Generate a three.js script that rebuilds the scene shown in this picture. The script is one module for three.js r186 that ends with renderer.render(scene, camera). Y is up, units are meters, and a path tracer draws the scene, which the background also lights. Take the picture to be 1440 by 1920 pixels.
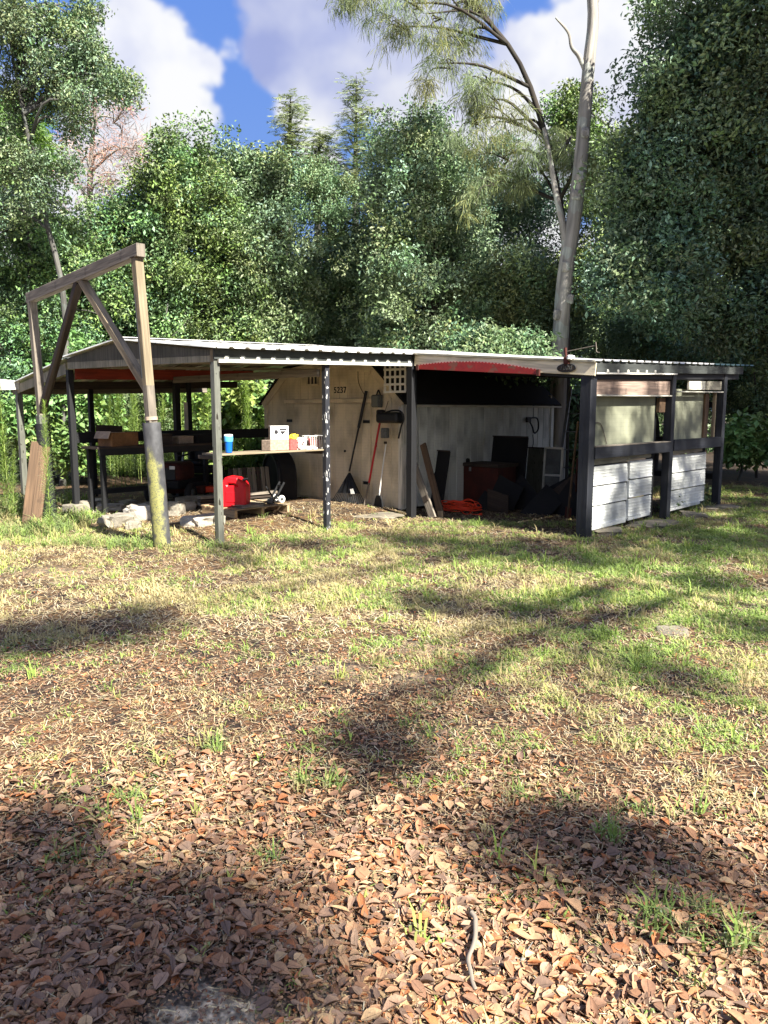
import * as THREE from 'three';
import { mergeGeometries, mergeVertices } from 'three/addons/utils/BufferGeometryUtils.js';
import { FontLoader } from 'three/addons/loaders/FontLoader.js';
import { TextGeometry } from 'three/addons/geometries/TextGeometry.js';
import { RoundedBoxGeometry } from 'three/addons/geometries/RoundedBoxGeometry.js';

// ---------------------------------------------------------------- camera, sky, sun, exposure
const scene = new THREE.Scene();
const PITCH = 7.5 * Math.PI / 180, EYE = 1.6;
const camera = new THREE.PerspectiveCamera(67.38, 0.75, 0.05, 400);
camera.position.set(0, EYE, 0);
camera.rotation.x = -PITCH;
const SUN_AZ = -50 * Math.PI / 180, SUN_EL = 41 * Math.PI / 180;      // azimuth from +x towards away from the camera
const SUN = new THREE.Vector3(Math.cos(SUN_AZ) * Math.cos(SUN_EL), Math.sin(SUN_EL), -Math.sin(SUN_AZ) * Math.cos(SUN_EL));
const sun = new THREE.DirectionalLight(0xfffaf0, 5);
sun.target.position.set(0, 0, -10); sun.position.copy(SUN).multiplyScalar(60).add(sun.target.position);
sun.castShadow = true; sun.shadow.mapSize.set(4096, 4096);
Object.assign(sun.shadow.camera, { left: -30, right: 30, top: 30, bottom: -30, near: 1, far: 160 });
sun.shadow.radius = 1.6;
scene.add(sun, sun.target);
const renderer = new THREE.WebGLRenderer({ antialias: true });
renderer.toneMapping = THREE.LinearToneMapping;
renderer.toneMappingExposure = 3.5;
renderer.shadowMap.enabled = true; renderer.shadowMap.type = THREE.PCFSoftShadowMap;

// ---------------------------------------------------------------- random numbers and noise
function rng(seed) { let a = seed >>> 0; return () => { a = (a + 0x6D2B79F5) | 0; let t = Math.imul(a ^ (a >>> 15), 1 | a); t = (t + Math.imul(t ^ (t >>> 7), 61 | t)) ^ t; return ((t ^ (t >>> 14)) >>> 0) / 4294967296; }; }
const R0 = rng(77);
const rr = (a, b, r = R0) => a + (b - a) * r();
const hsh = (x, y, z) => { let h = Math.imul(x, 374761393) ^ Math.imul(y, 668265263) ^ Math.imul(z, 2147483647 - 1274126177); h = Math.imul(h ^ (h >>> 13), 1274126177); return ((h ^ (h >>> 16)) >>> 0) / 4294967296; };
const lerp = (a, b, t) => a + (b - a) * t, clamp = (x, a = 0, b = 1) => Math.min(b, Math.max(a, x));
const sm = (x, a, b) => { const t = clamp((x - a) / (b - a)); return t * t * (3 - 2 * t); };
function vnoise(x, y, z) {
  const X = Math.floor(x), Y = Math.floor(y), Z = Math.floor(z); let fx = x - X, fy = y - Y, fz = z - Z;
  fx = fx * fx * (3 - 2 * fx); fy = fy * fy * (3 - 2 * fy); fz = fz * fz * (3 - 2 * fz);
  const L = (k) => lerp(lerp(hsh(X, Y, Z + k), hsh(X + 1, Y, Z + k), fx), lerp(hsh(X, Y + 1, Z + k), hsh(X + 1, Y + 1, Z + k), fx), fy);
  return lerp(L(0), L(1), fz);
}
function fbm(x, y, z, o = 5) { let s = 0, a = 0.5, n = 0; for (let i = 0; i < o; i++) { s += a * vnoise(x, y, z); n += a; x = x * 2.03 + 7.1; y = y * 2.03 + 3.7; z = z * 2.03 + 1.3; a *= 0.5; } return s / n; }
function pnoise(u, v, p, q, seed) {                                     // tiles over the unit square
  const x = u * p, y = v * q, X = Math.floor(x), Y = Math.floor(y); let fx = x - X, fy = y - Y; fx = fx * fx * (3 - 2 * fx); fy = fy * fy * (3 - 2 * fy);
  const h = (i, j) => hsh(((X + i) % p + p) % p, ((Y + j) % q + q) % q, seed);
  return lerp(lerp(h(0, 0), h(1, 0), fx), lerp(h(0, 1), h(1, 1), fx), fy);
}
const pf = (u, v, p, q, s, o = 4) => { let t = 0, a = 0.5, n = 0; for (let i = 0; i < o; i++) { t += a * pnoise(u, v, p, q, s + i); n += a; p *= 2; q *= 2; a *= 0.5; } return t / n; };

// ---------------------------------------------------------------- sky: blue air with broken cumulus
const pixDir = (px, py) => { const v = new THREE.Vector3((px - 720) / 1440, (960 - py) / 1440, -1).normalize(); return v.applyAxisAngle(new THREE.Vector3(1, 0, 0), -PITCH); };
{
  const W = 2048, H = 1024, data = new Float32Array(W * H * 4), d = new THREE.Vector3(), E = 0.96 / 3.5;
  // cumulus heaps: where they stand in the air, how wide they are (radians), how grey their bellies are
  const heaps = [[250, 60, 45, 0], [290, 105, 62, 0], [225, 120, 60, 0], [335, 165, 60, 0], [270, 200, 75, .05], [360, 225, 48, .1], [190, 190, 60, 0], [330, 270, 80, .1], [200, 290, 80, .1],
    [520, 20, 55, .95], [600, 60, 95, .75], [560, 120, 55, .85], [700, 40, 110, .8], [660, 140, 90, .85], [780, 90, 105, .8], [800, 0, 90, .75], [850, 190, 70, .3], [750, 190, 90, .35], [565, 205, 45, .1], [600, 250, 60, .1], [800, 230, 80, .05],
    [1010, 90, 50, .3], [1070, 140, 90, .05], [1150, 60, 90, .12], [1180, 170, 100, .1], [990, 200, 80, .05], [1280, 90, 130, .2], [900, 290, 90, .15], [860, 380, 90, .1], [1000, 430, 120, .1], [120, 420, 130, .1], [1120, 280, 120, .2]]
    .map(([x, y, r, g]) => [pixDir(x, y), r / 1440, g]);
  for (let j = 0; j < H; j++) {
    const el = (j + 0.5) / H * Math.PI - Math.PI / 2;
    for (let i = 0; i < W; i++) {
      const az = ((i + 0.5) / W - 0.5) * 2 * Math.PI; d.set(Math.cos(el) * Math.cos(az), Math.sin(el), Math.cos(el) * Math.sin(az));
      const k = (j * W + i) * 4; let r, g, b;
      const h = clamp(d.y), t = Math.pow(h, 0.5);
      r = lerp(0.42, 0.030, t); g = lerp(0.62, 0.185, t); b = lerp(0.95, 0.82, t);
      if (d.y > -0.02) {
        const n = fbm(d.x * 6 + 11, d.y * 8, d.z * 6, 6), n2 = fbm(d.x * 22 + 3, d.y * 26, d.z * 22 + 9, 5), n3 = fbm(d.x * 70 + 1, d.y * 80, d.z * 70 + 5, 3);
        let m = 0, grey = 0, wsum = 1e-4;
        if (d.z < -0.55) for (const [c, cr, cg] of heaps) {
          const a = Math.acos(clamp(c.dot(d), -1, 1)) / cr; if (a > 1.5) continue;
          const w = Math.max(0, 1 - a * a / 2.0); m = Math.max(m, w); grey += cg * w; wsum += w;
        } else { m = clamp((fbm(d.x * 2.2 + 40, d.y * 3.5, d.z * 2.2 + 5, 4) - 0.35) * 5); grey = 0.35 * m; wsum = Math.max(m, 1e-4); }
        const side = sm(-d.z, 0.45, 0.62); if (d.z < -0.45 && side < 1) { const o = clamp((fbm(d.x * 2.2 + 40, d.y * 3.5, d.z * 2.2 + 5, 4) - 0.35) * 5); m = lerp(o, m, side); }
        const dens = sm(m + (n - 0.5) * 1.1 + (n2 - 0.5) * 1.3 + (n3 - 0.5) * 0.6, 0.26, 0.62), gr = clamp(grey / wsum * 0.9 + (n2 - 0.5) * 1.0 + (n - 0.5) * 0.6);
        const lit = clamp(1.06 - 0.30 * gr + (n - 0.5) * 0.25, 0.3, 1.05);
        const cr = lerp(lit, lit * 0.52, gr), cg = lerp(lit, lit * 0.60, gr), cb = lerp(lit * 1.0, lit * 1.02, gr);
        const o = dens * 0.97; r = lerp(r, cr, o); g = lerp(g, cg, o); b = lerp(b, cb, o);
      } else { r = 0.10; g = 0.11; b = 0.06; }
      data[k] = r * E; data[k + 1] = g * E; data[k + 2] = b * E; data[k + 3] = 1;
    }
  }
  const sky = new THREE.DataTexture(data, W, H, THREE.RGBAFormat, THREE.FloatType);
  sky.mapping = THREE.EquirectangularReflectionMapping; sky.magFilter = THREE.LinearFilter; sky.minFilter = THREE.LinearFilter; sky.needsUpdate = true;
  scene.background = sky; scene.environment = sky;
}

// ---------------------------------------------------------------- layout: the yard's own grid
// u runs right and away along the eaves, v right and towards the viewer; the front carport post stands at u = v = 0
const TH = 47 * Math.PI / 180, CU = Math.cos(TH), SU = Math.sin(TH), P0 = [-1.95, 9.0];
const L = (u, y, v) => new THREE.Vector3(P0[0] + CU * u + SU * v, y, -(P0[1] + SU * u - CU * v));
const at = (px, py, depth) => { const d = pixDir(px, py); return new THREE.Vector3(0, EYE, 0).addScaledVector(d, depth / -d.z); };
const hit = (px, py, h = 0) => { const d = pixDir(px, py); return new THREE.Vector3(0, EYE, 0).addScaledVector(d, (h - EYE) / d.y); };
const loc = (p) => { const dx = p.x - P0[0], dz = -p.z - P0[1]; return [CU * dx + SU * dz, p.y, SU * dx - CU * dz]; };
const hitL = (px, py, h = 0) => loc(hit(px, py, h));
const onU = (px, py, u) => { const d = pixDir(px, py), a = loc(new THREE.Vector3(0, EYE, 0)), b = loc(new THREE.Vector3(d.x, EYE + d.y, d.z)); const t = (u - a[0]) / (b[0] - a[0]); return [u, lerp(a[1], b[1], t), lerp(a[2], b[2], t)]; };
const onV = (px, py, v) => { const d = pixDir(px, py), a = loc(new THREE.Vector3(0, EYE, 0)), b = loc(new THREE.Vector3(d.x, EYE + d.y, d.z)); const t = (v - a[2]) / (b[2] - a[2]); return [lerp(a[0], b[0], t), lerp(a[1], b[1], t), v]; };

// ---------------------------------------------------------------- naming and building helpers
const taken = new Map();
function numbered(name) { const n = taken.get(name) || 0; taken.set(name, n + 1); return n ? `${name}_${String(n).padStart(3, '0')}` : name; }
const shift = new Map();
function thing(name, label, category, p, o = {}) {                     // p: [u, y, v] of its base
  const g = new THREE.Group(); g.name = numbered(name); scene.add(g);
  g.position.copy(L(p[0], p[1], p[2])); g.rotation.y = TH + (o.turn || 0);
  if (o.tilt) { g.rotation.order = 'YXZ'; g.rotation.x = o.tilt[0]; g.rotation.z = o.tilt[1]; }
  g.userData = { label, category }; if (o.group) g.userData.group = o.group;
  if (o.grid) shift.set(g, p);                                          // its parts are given in grid coordinates
  return g;
}
function part(parent, name, geos, mat, label) {
  let g = Array.isArray(geos) ? (geos.length > 1 ? mergeGeometries(geos.map((q) => { q = q.index ? q.toNonIndexed() : q; for (const k of Object.keys(q.attributes)) if (!['position', 'normal', 'uv'].includes(k)) q.deleteAttribute(k); return q; })) : geos[0]) : geos;
  const s = shift.get(parent); if (s) g.translate(-s[0], -s[1], -s[2]);
  const m = new THREE.Mesh(g, mat); m.name = name; m.castShadow = m.receiveShadow = true; if (label) m.userData.label = label;
  parent.add(m); return m;
}
const sub = (parent, name, geos, mat, grand) => { const s = shift.get(grand); if (s) shift.set(parent, s); return part(parent, name, geos, mat); };
const V = (...a) => a[0].isVector3 ? a[0].clone() : Array.isArray(a[0]) ? new THREE.Vector3(...a[0]) : new THREE.Vector3(...a);
// a sawn timber or steel bar from p to q: w wide, t thick, edges chamfered, grain along it; side = the way its wide face points
function bar(p, q, w, t, o = {}) {
  p = V(p); q = V(q); const ax = q.clone().sub(p), len = ax.length(); ax.normalize();
  let s = o.side ? V(o.side) : (Math.abs(ax.y) > 0.8 ? new THREE.Vector3(0, 0, 1) : new THREE.Vector3(0, 1, 0));
  const nx = new THREE.Vector3().crossVectors(s, ax).normalize(), ny = new THREE.Vector3().crossVectors(ax, nx).normalize();
  const c = Math.min(o.c ?? 0.004, w / 3, t / 3), a = w / 2, b = t / 2;
  const ring = [[-a + c, -b], [a - c, -b], [a, -b + c], [a, b - c], [a - c, b], [-a + c, b], [-a, b - c], [-a, -b + c]];
  const pos = [], nor = [], uv = [], u0 = R0() * 3, v0 = R0() * 3;
  const pt = (k, e) => { const [x, y] = ring[k % 8]; return (e ? q : p).clone().addScaledVector(nx, x).addScaledVector(ny, y); };
  let run = 0;
  for (let k = 0; k < 8; k++) {
    const A = pt(k, 0), B = pt(k + 1, 0), C = pt(k + 1, 1), D = pt(k, 1), w2 = A.distanceTo(B), n = new THREE.Vector3().crossVectors(B.clone().sub(A), D.clone().sub(A)).normalize();
    for (const [P, x, y] of [[A, run, 0], [B, run + w2, 0], [C, run + w2, len], [A, run, 0], [C, run + w2, len], [D, run, len]]) { pos.push(P.x, P.y, P.z); nor.push(n.x, n.y, n.z); uv.push(u0 + x, v0 + y); }
    run += w2;
  }
  for (const e of [0, 1]) for (let k = 1; k < 7; k++) {
    const idx = e ? [0, k, k + 1] : [0, k + 1, k], n = ax.clone().multiplyScalar(e ? 1 : -1);
    for (const i of idx) { const P = pt(i, e); pos.push(P.x, P.y, P.z); nor.push(n.x, n.y, n.z); uv.push(u0 + ring[i][0], v0 + ring[i][1]); }
  }
  return geo(pos, nor, uv);
}
function geo(pos, nor, uv, idx, col) {
  const g = new THREE.BufferGeometry(); g.setAttribute('position', new THREE.Float32BufferAttribute(pos, 3));
  if (uv) g.setAttribute('uv', new THREE.Float32BufferAttribute(uv, 2));
  if (col) g.setAttribute('color', new THREE.Float32BufferAttribute(col, 3));
  if (idx) g.setIndex(idx);
  if (nor) g.setAttribute('normal', new THREE.Float32BufferAttribute(nor, 3)); else g.computeVertexNormals();
  return g;
}
const box = (x0, x1, y0, y1, z0, z1, c) => { const lx = x1 - x0, ly = y1 - y0, lz = z1 - z0, mx = (x0 + x1) / 2, my = (y0 + y1) / 2, mz = (z0 + z1) / 2;
  if (ly >= lx && ly >= lz) return bar([mx, y0, mz], [mx, y1, mz], lx, lz, { c });
  if (lx >= lz) return bar([x0, my, mz], [x1, my, mz], lz, ly, { c });
  return bar([mx, my, z0], [mx, my, z1], lx, ly, { c }); };
function tube(pts, rad, sides = 6, o = {}) {                            // a tapered, bending round member
  const P = pts.map((p) => V(p)); const r = Array.isArray(rad) ? rad : P.map((_, i) => lerp(rad, o.end ?? rad, i / (P.length - 1)));
  const pos = [], nor = [], uv = [], idx = []; let side = new THREE.Vector3(1, 0, 0.3), run = 0;
  for (let i = 0; i < P.length; i++) {
    const t = P[Math.min(i + 1, P.length - 1)].clone().sub(P[Math.max(i - 1, 0)]).normalize();
    side = side.clone().addScaledVector(t, -side.dot(t)); if (side.lengthSq() < 1e-4) side.set(0, 0, 1).addScaledVector(t, -t.z); side.normalize();
    const up = new THREE.Vector3().crossVectors(t, side); if (i) run += P[i].distanceTo(P[i - 1]);
    for (let k = 0; k <= sides; k++) { const a = k / sides * Math.PI * 2, n = side.clone().multiplyScalar(Math.cos(a)).addScaledVector(up, Math.sin(a)); const rk = r[i] * (1 + (o.lump ? o.lump * (vnoise(P[i].x * 5 + n.x, P[i].y * 2, P[i].z * 5 + n.z * 2) - 0.5) : 0));
      pos.push(P[i].x + n.x * rk, P[i].y + n.y * rk, P[i].z + n.z * rk); nor.push(n.x, n.y, n.z); uv.push(k / sides * 2 * Math.PI * Math.max(r[0], 0.02), run); }
  }
  for (let i = 0; i < P.length - 1; i++) for (let k = 0; k < sides; k++) { const a = i * (sides + 1) + k, b = a + sides + 1; idx.push(a, a + 1, b, a + 1, b + 1, b); }
  for (const e of [0, P.length - 1]) if (r[e] > 0.004) { const c = pos.length / 3; const t = P[e ? e : 0].clone().sub(P[e ? e - 1 : 1]).normalize(); pos.push(P[e].x, P[e].y, P[e].z); nor.push(t.x, t.y, t.z); uv.push(0, 0); for (let k = 0; k < sides; k++) { const a = e * (sides + 1) + k; if (e) idx.push(a, a + 1, c); else idx.push(a + 1, a, c); } }
  return geo(pos, nor, uv, idx).toNonIndexed();
}
const spline = (pts, n = 20) => new THREE.CatmullRomCurve3(pts.map((p) => V(p))).getPoints(n);
const cyl = (p, q, r, r2 = r, s = 14) => tube([p, q], [r, r2], s);
function extr(outline, t, holes = [], bevel = 0.003) { const s = new THREE.Shape(outline.map((p) => new THREE.Vector2(...p))); for (const h of holes) s.holes.push(new THREE.Path(h.map((p) => new THREE.Vector2(...p)))); const b = bevel > 0; const g = new THREE.ExtrudeGeometry(s, { depth: t - 2 * bevel, bevelEnabled: b, bevelSize: bevel, bevelThickness: bevel, bevelSegments: 1, curveSegments: 10 }); g.translate(0, 0, -t / 2 + bevel); return g; }
const mat4 = (p, rx = 0, ry = 0, rz = 0, s = 1) => new THREE.Matrix4().compose(V(p), new THREE.Quaternion().setFromEuler(new THREE.Euler(rx, ry, rz)), Array.isArray(s) ? V(s) : new THREE.Vector3(s, s, s));
function rock(w, h, d, seed, detail = 2) {
  let g = new THREE.IcosahedronGeometry(1, detail); g = mergeVertices(g.deleteAttribute('normal').deleteAttribute('uv')); const p = g.attributes.position, r = rng(seed), ox = r() * 50;
  for (let i = 0; i < p.count; i++) { const x = p.getX(i), y = p.getY(i), z = p.getZ(i); const k = 0.58 + 0.85 * fbm(x * 1.9 + ox, y * 1.9, z * 1.9 + ox, 4); const q = (a) => Math.sign(a) * Math.pow(Math.abs(a), 0.6); p.setXYZ(i, q(x) * k * w / 2, q(y) * k * h / 2 + h * 0.38, q(z) * k * d / 2); }
  g = g.toNonIndexed(); g.computeVertexNormals(); const P = g.attributes.position, uv = []; for (let i = 0; i < P.count; i++) uv.push(P.getX(i) + ox, P.getZ(i) + P.getY(i)); g.setAttribute('uv', new THREE.Float32BufferAttribute(uv, 2)); return g;
}

// ---------------------------------------------------------------- what the surfaces are made of
function dtex(w, h, fn, srgb = true) { const a = new Uint8Array(w * h * 4); for (let j = 0; j < h; j++) for (let i = 0; i < w; i++) { const c = fn(i / w, j / h), k = (j * w + i) * 4; a[k] = clamp(c[0], 0, 255); a[k + 1] = clamp(c[1], 0, 255); a[k + 2] = clamp(c[2], 0, 255); a[k + 3] = 255; }
  const t = new THREE.DataTexture(a, w, h, THREE.RGBAFormat); t.wrapS = t.wrapT = THREE.RepeatWrapping; t.magFilter = THREE.LinearFilter; t.minFilter = THREE.LinearMipmapLinearFilter; t.generateMipmaps = true; if (srgb) t.colorSpace = THREE.SRGBColorSpace; t.needsUpdate = true; return t; }
const rep = (t, x, y) => { const c = t.clone(); c.repeat.set(x, y); c.needsUpdate = true; return c; };
const g3 = (v) => [v, v, v];
const woodT = dtex(256, 512, (u, v) => { const f = pf(u, v, 24, 3, 5, 3), s = pf(u, v, 6, 1, 9, 2), k = pf(u, v, 7, 9, 31, 3); const e = 150 + 90 * f * (0.6 + 0.8 * s) + (k > 0.68 ? -60 * (k - 0.68) * 3 : 0); return [e, e * 0.985, e * 0.965]; });
const grimeT = dtex(512, 512, (u, v) => { const s = pf(u, v, 40, 3, 15, 3), b = pf(u, v, 6, 5, 19, 5), d = pf(u, v, 60, 60, 4, 2); const e = 250 - 75 * Math.max(0, s - 0.45) * 2 - 130 * Math.max(0, b - 0.5) - 40 * Math.max(0, d - 0.7); return [e, e * (1 - 0.03 * (1 - b)), e * 0.955]; });
const smudgeT = dtex(512, 512, (u, v) => { const b = pf(u, v, 4, 4, 119, 6), s = pf(u, v, 14, 2, 115, 3), d = pf(u, v, 70, 90, 104, 2), l = Math.abs((v * 26) % 1 - 0.5) < 0.06 ? 10 : 0; const e = 246 - 110 * Math.max(0, b - 0.45) - 45 * Math.max(0, s - 0.5) - 60 * Math.max(0, d - 0.68) - l; return [e, e * 0.99, e * 0.965]; });
const roughT = dtex(256, 256, (u, v) => g3(255 * (0.55 + 0.4 * pf(u, v, 8, 8, 44, 5))), false);
const speckT = dtex(512, 512, (u, v) => { const b = pf(u, v, 5, 5, 61, 6), f = pf(u, v, 90, 90, 8, 2); const e = 150 + 95 * b + 55 * (f - 0.5); return [e, e * 0.98, e * 0.95]; });
const chipT = dtex(256, 512, (u, v) => { const n = pf(u, v, 22, 12, 91, 4), e = pf(u, v, 3, 5, 17, 3); const chip = n > 0.73 - 0.14 * (e - 0.4); return chip ? [205, 203, 196] : [30 + 16 * e, 31 + 16 * e, 36 + 17 * e]; });
const galvT = dtex(256, 512, (u, v) => { const n = pf(u, v, 12, 8, 81, 5), s = pf(u, v, 30, 2, 23, 3), e = 150 + 50 * n + 40 * (s - 0.5); return n > 0.74 ? [96, 90, 82] : [e + 10, e + 10, e + 4]; });
const barkT = dtex(256, 512, (u, v) => { const n = pf(u, v, 10, 5, 71, 5), s = pf(u, v, 28, 4, 73, 3), b = pf(u, v, 4, 8, 79, 3); const e = 120 + 95 * n + 70 * (s - 0.5); return b > 0.62 ? [e * 1.05, e * 1.08, e * 1.05] : [e, e * 0.98, e * 0.95]; });
const mossT = dtex(256, 1024, (u, v) => { const a = Math.abs(u - 0.5) * 2, n = pf(u, v, 12, 20, 55, 5), f = pf(u, v, 60, 160, 57, 2), b = pf(u, v, 5, 6, 59, 3); const m = sm(n * 0.9 + b * 0.5 + 0.45 - a * 2.3 - sm(v, 0.66, 0.94) * 0.9, 0.40, 0.85) * (f > 0.36 ? 0.75 : 0.35); const e = 48 + 46 * n; return [lerp(e, 122 + 44 * f, m), lerp(e, 122 + 40 * f, m), lerp(e * 1.02, 58 + 30 * f, m)]; });
const redT = dtex(256, 256, (u, v) => { const n = pf(u, v, 6, 10, 101, 5), f = pf(u, v, 40, 40, 103, 2); return n > 0.64 ? [96 + 36 * f, 64, 50] : [118 + 30 * f, 24 + 12 * n, 26]; });
const soilT = dtex(1024, 1024, (u, v) => { const b = pf(u, v, 5, 5, 201, 4), m = pf(u, v, 26, 26, 207, 4), f = pf(u, v, 170, 170, 211, 3), st = pf(u, v, 220, 40, 223, 2), st2 = pf(u, v, 40, 220, 227, 2);
  let e = 0.46 + 0.34 * (b - 0.5) + 0.5 * (m - 0.5) + 0.85 * (f - 0.5); let r = 176 * e + 22, g = 142 * e + 20, bl = 100 * e + 16; if (st > 0.74 || st2 > 0.74) { r += 60; g += 50; bl += 28; } if (m < 0.36) { r *= 0.66; g *= 0.62; bl *= 0.6; } return [r, g, bl]; });
const M = {};
const std = (k, c, o = {}) => (M[k] = new THREE.MeshStandardMaterial({ color: c, roughness: 0.85, side: THREE.DoubleSide, ...o }));
const SM1 = rep(smudgeT, 1.1, .8), W2 = rep(woodT, 3, 1), G1 = rep(grimeT, 1, 1), S2 = rep(speckT, 1.4, 1.4), CH = rep(chipT, 3, 1.3), GA = rep(galvT, 3, 1);
const bw = { map: W2, bumpMap: W2, bumpScale: 0.004 };
std('tan', 0xa99a7f, bw); std('weathered', 0x968d80, bw); std('brown', 0x7d644c, bw); std('darkwood', 0x4a3d33, bw); std('char', 0x131418, { ...bw, roughness: 0.7 }); std('navy', 0x1f232c, { ...bw, roughness: 0.65 });
std('pine', 0xd0b48c, bw); std('creamboard', 0xe6dcc2, { map: G1, bumpMap: W2, bumpScale: 0.003 }); std('pinkboard', 0xb39c8e, { ...bw }); std('greyboard', 0x3c4140, { map: G1, bumpMap: W2, bumpScale: 0.003 }); std('palesoffit', 0x9a9789, { map: G1 }); std('gablegrey', 0x5e5d56, { map: G1 });
std('whiteboard', 0xd9d7cd, { map: G1, bumpMap: W2, bumpScale: 0.002 }); std('redboard', 0x8e3321, { map: G1 }); std('shedtan', 0xeadcc0, { map: SM1, bumpMap: W2, bumpScale: 0.003 }); std('shedwhite', 0xdfe3de, { map: SM1, bumpMap: W2, bumpScale: 0.002 });
std('chip', 0xffffff, { map: CH, roughness: 0.6 }); std('galv', 0x9b9c93, { map: GA, roughness: 0.45, metalness: 0.35 }); std('tin', 0xe6e8e8, { map: G1, roughness: 0.45, metalness: 0.15 }); std('tinteal', 0x7f9d9a, { map: G1, roughness: 0.4, metalness: 0.45 }); std('trimwhite', 0xe4e4de, { map: G1, roughness: 0.5 });
std('black', 0x101113, { roughness: 0.55 }); std('soot', 0x17161a, { roughness: 0.9, map: S2 }); std('rubber', 0x141414, { roughness: 0.9 }); std('steel', 0x8f9294, { roughness: 0.4, metalness: 0.8 }); std('grey', 0x777b7a, { map: S2 }); std('whiteplastic', 0xdedcd4, { roughness: 0.5 });
std('moss', 0xffffff, { map: mossT, roughness: 0.6, bumpMap: mossT, bumpScale: 0.002 }); std('redpaint', 0xffffff, { map: redT, roughness: 0.6 }); std('cardboard', 0xa2764c, { map: S2 }); std('stickgrey', 0xb3a898, { map: W2 }); std('concrete', 0xa9a497, { map: S2, bumpMap: S2, bumpScale: 0.006, roughness: 0.95 }); std('stone', 0xd2cdc2, { map: S2, bumpMap: S2, bumpScale: 0.008, roughness: 0.95 }); std('slab', 0x9c9585, { map: S2, bumpMap: S2, bumpScale: 0.005, roughness: 0.95 });
std('gasred', 0xc4101c, { roughness: 0.42 }); std('red', 0xb3131a, { roughness: 0.45 }); std('orange', 0xe2401c, { roughness: 0.5 }); std('blue', 0x0f5fb4, { roughness: 0.35 }); std('lightblue', 0x58a9d8, { roughness: 0.35 }); std('yellow', 0xd9c338, { roughness: 0.6 }); std('pink', 0xc46a66, { map: S2 }); std('palebox', 0xc7b4a2, { map: S2 }); std('rust', 0x5a2417, { map: S2 });
std('bark', 0x7c7d79, { map: rep(barkT, 1.2, 0.6), bumpMap: rep(barkT, 1.2, 0.6), bumpScale: 0.02, roughness: 0.95 }); std('barkdark', 0x4b443c, { map: rep(barkT, 1.2, 0.6), roughness: 0.95 }); std('barkpale', 0xd2cfc8, { map: rep(barkT, 0.9, 0.4), bumpMap: rep(barkT, 0.9, 0.4), bumpScale: 0.014, roughness: 0.9 }); std('twig', 0x8b7f71, { map: W2 });
const leafMat = (c, t = 0.35, rough = 0.6) => new THREE.MeshPhysicalMaterial({ color: c, roughness: rough, side: THREE.DoubleSide, transmission: t, thickness: 0, ior: 1.4 });

// ---------------------------------------------------------------- ground
const pad = (u, v) => sm(v, -6.3, -5.3) * (1 - sm(v, -0.9, 0.1)) * sm(u, -0.7, 0.3) * (1 - sm(u, 3.4, 4.2)) * 0.10;       // rubble floor of the carport
function gh(x, zf) {
  const dx = x - P0[0], dz = zf - P0[1], u = CU * dx + SU * dz, v = SU * dx - CU * dz;
  const n = (fbm(x * 0.7 + 20, 0, zf * 0.7, 3) - 0.5) * 0.10 + (fbm(x * 3 + 5, 4, zf * 3, 3) - 0.5) * 0.035;
  const near = 1 - sm(v, -7, -6) * (1 - sm(v, 3.0, 3.6)) * sm(u, -0.6, 0) * (1 - sm(u, 8, 9));
  return n * (0.25 + 0.75 * near) * (0.4 + 0.6 * sm(zf, 1, 4)) + pad(u, v) + sm(zf, 22, 60) * 0.5;
}
const gy = (p) => gh(p.x, -p.z);
const sandAt = (x, zf) => { const spots = [[-0.46, 1.88, 0.27, 0.24], [-0.2, 1.92, 0.16, 0.17], [-0.05, 4.45, 0.5, 0.22], [-3.3, 7.6, 0.6, 0.25], [0.32, 5.0, 0.3, 0.2], [2.0, 5.55, 0.22, 0.14], [0.35, 3.6, 0.25, 0.2], [2.8, 8.2, 0.5, 0.3]]; let s = 0; const n = (fbm(x * 5, 1, zf * 5, 4) - 0.5) * 1.5; for (const [a, b, c, d] of spots) s = Math.max(s, (b > 3 ? 0.38 : 1) * sm(1.15 - Math.hypot((x - a) / c, (zf - b) / d) + n * 1.3, 0, 0.9)); return s; };
const ground = new THREE.Group(); ground.name = 'ground'; ground.userData = { kind: 'structure', label: 'patchy sandy yard of thin grass and fallen oak leaves' }; scene.add(ground);
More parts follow.
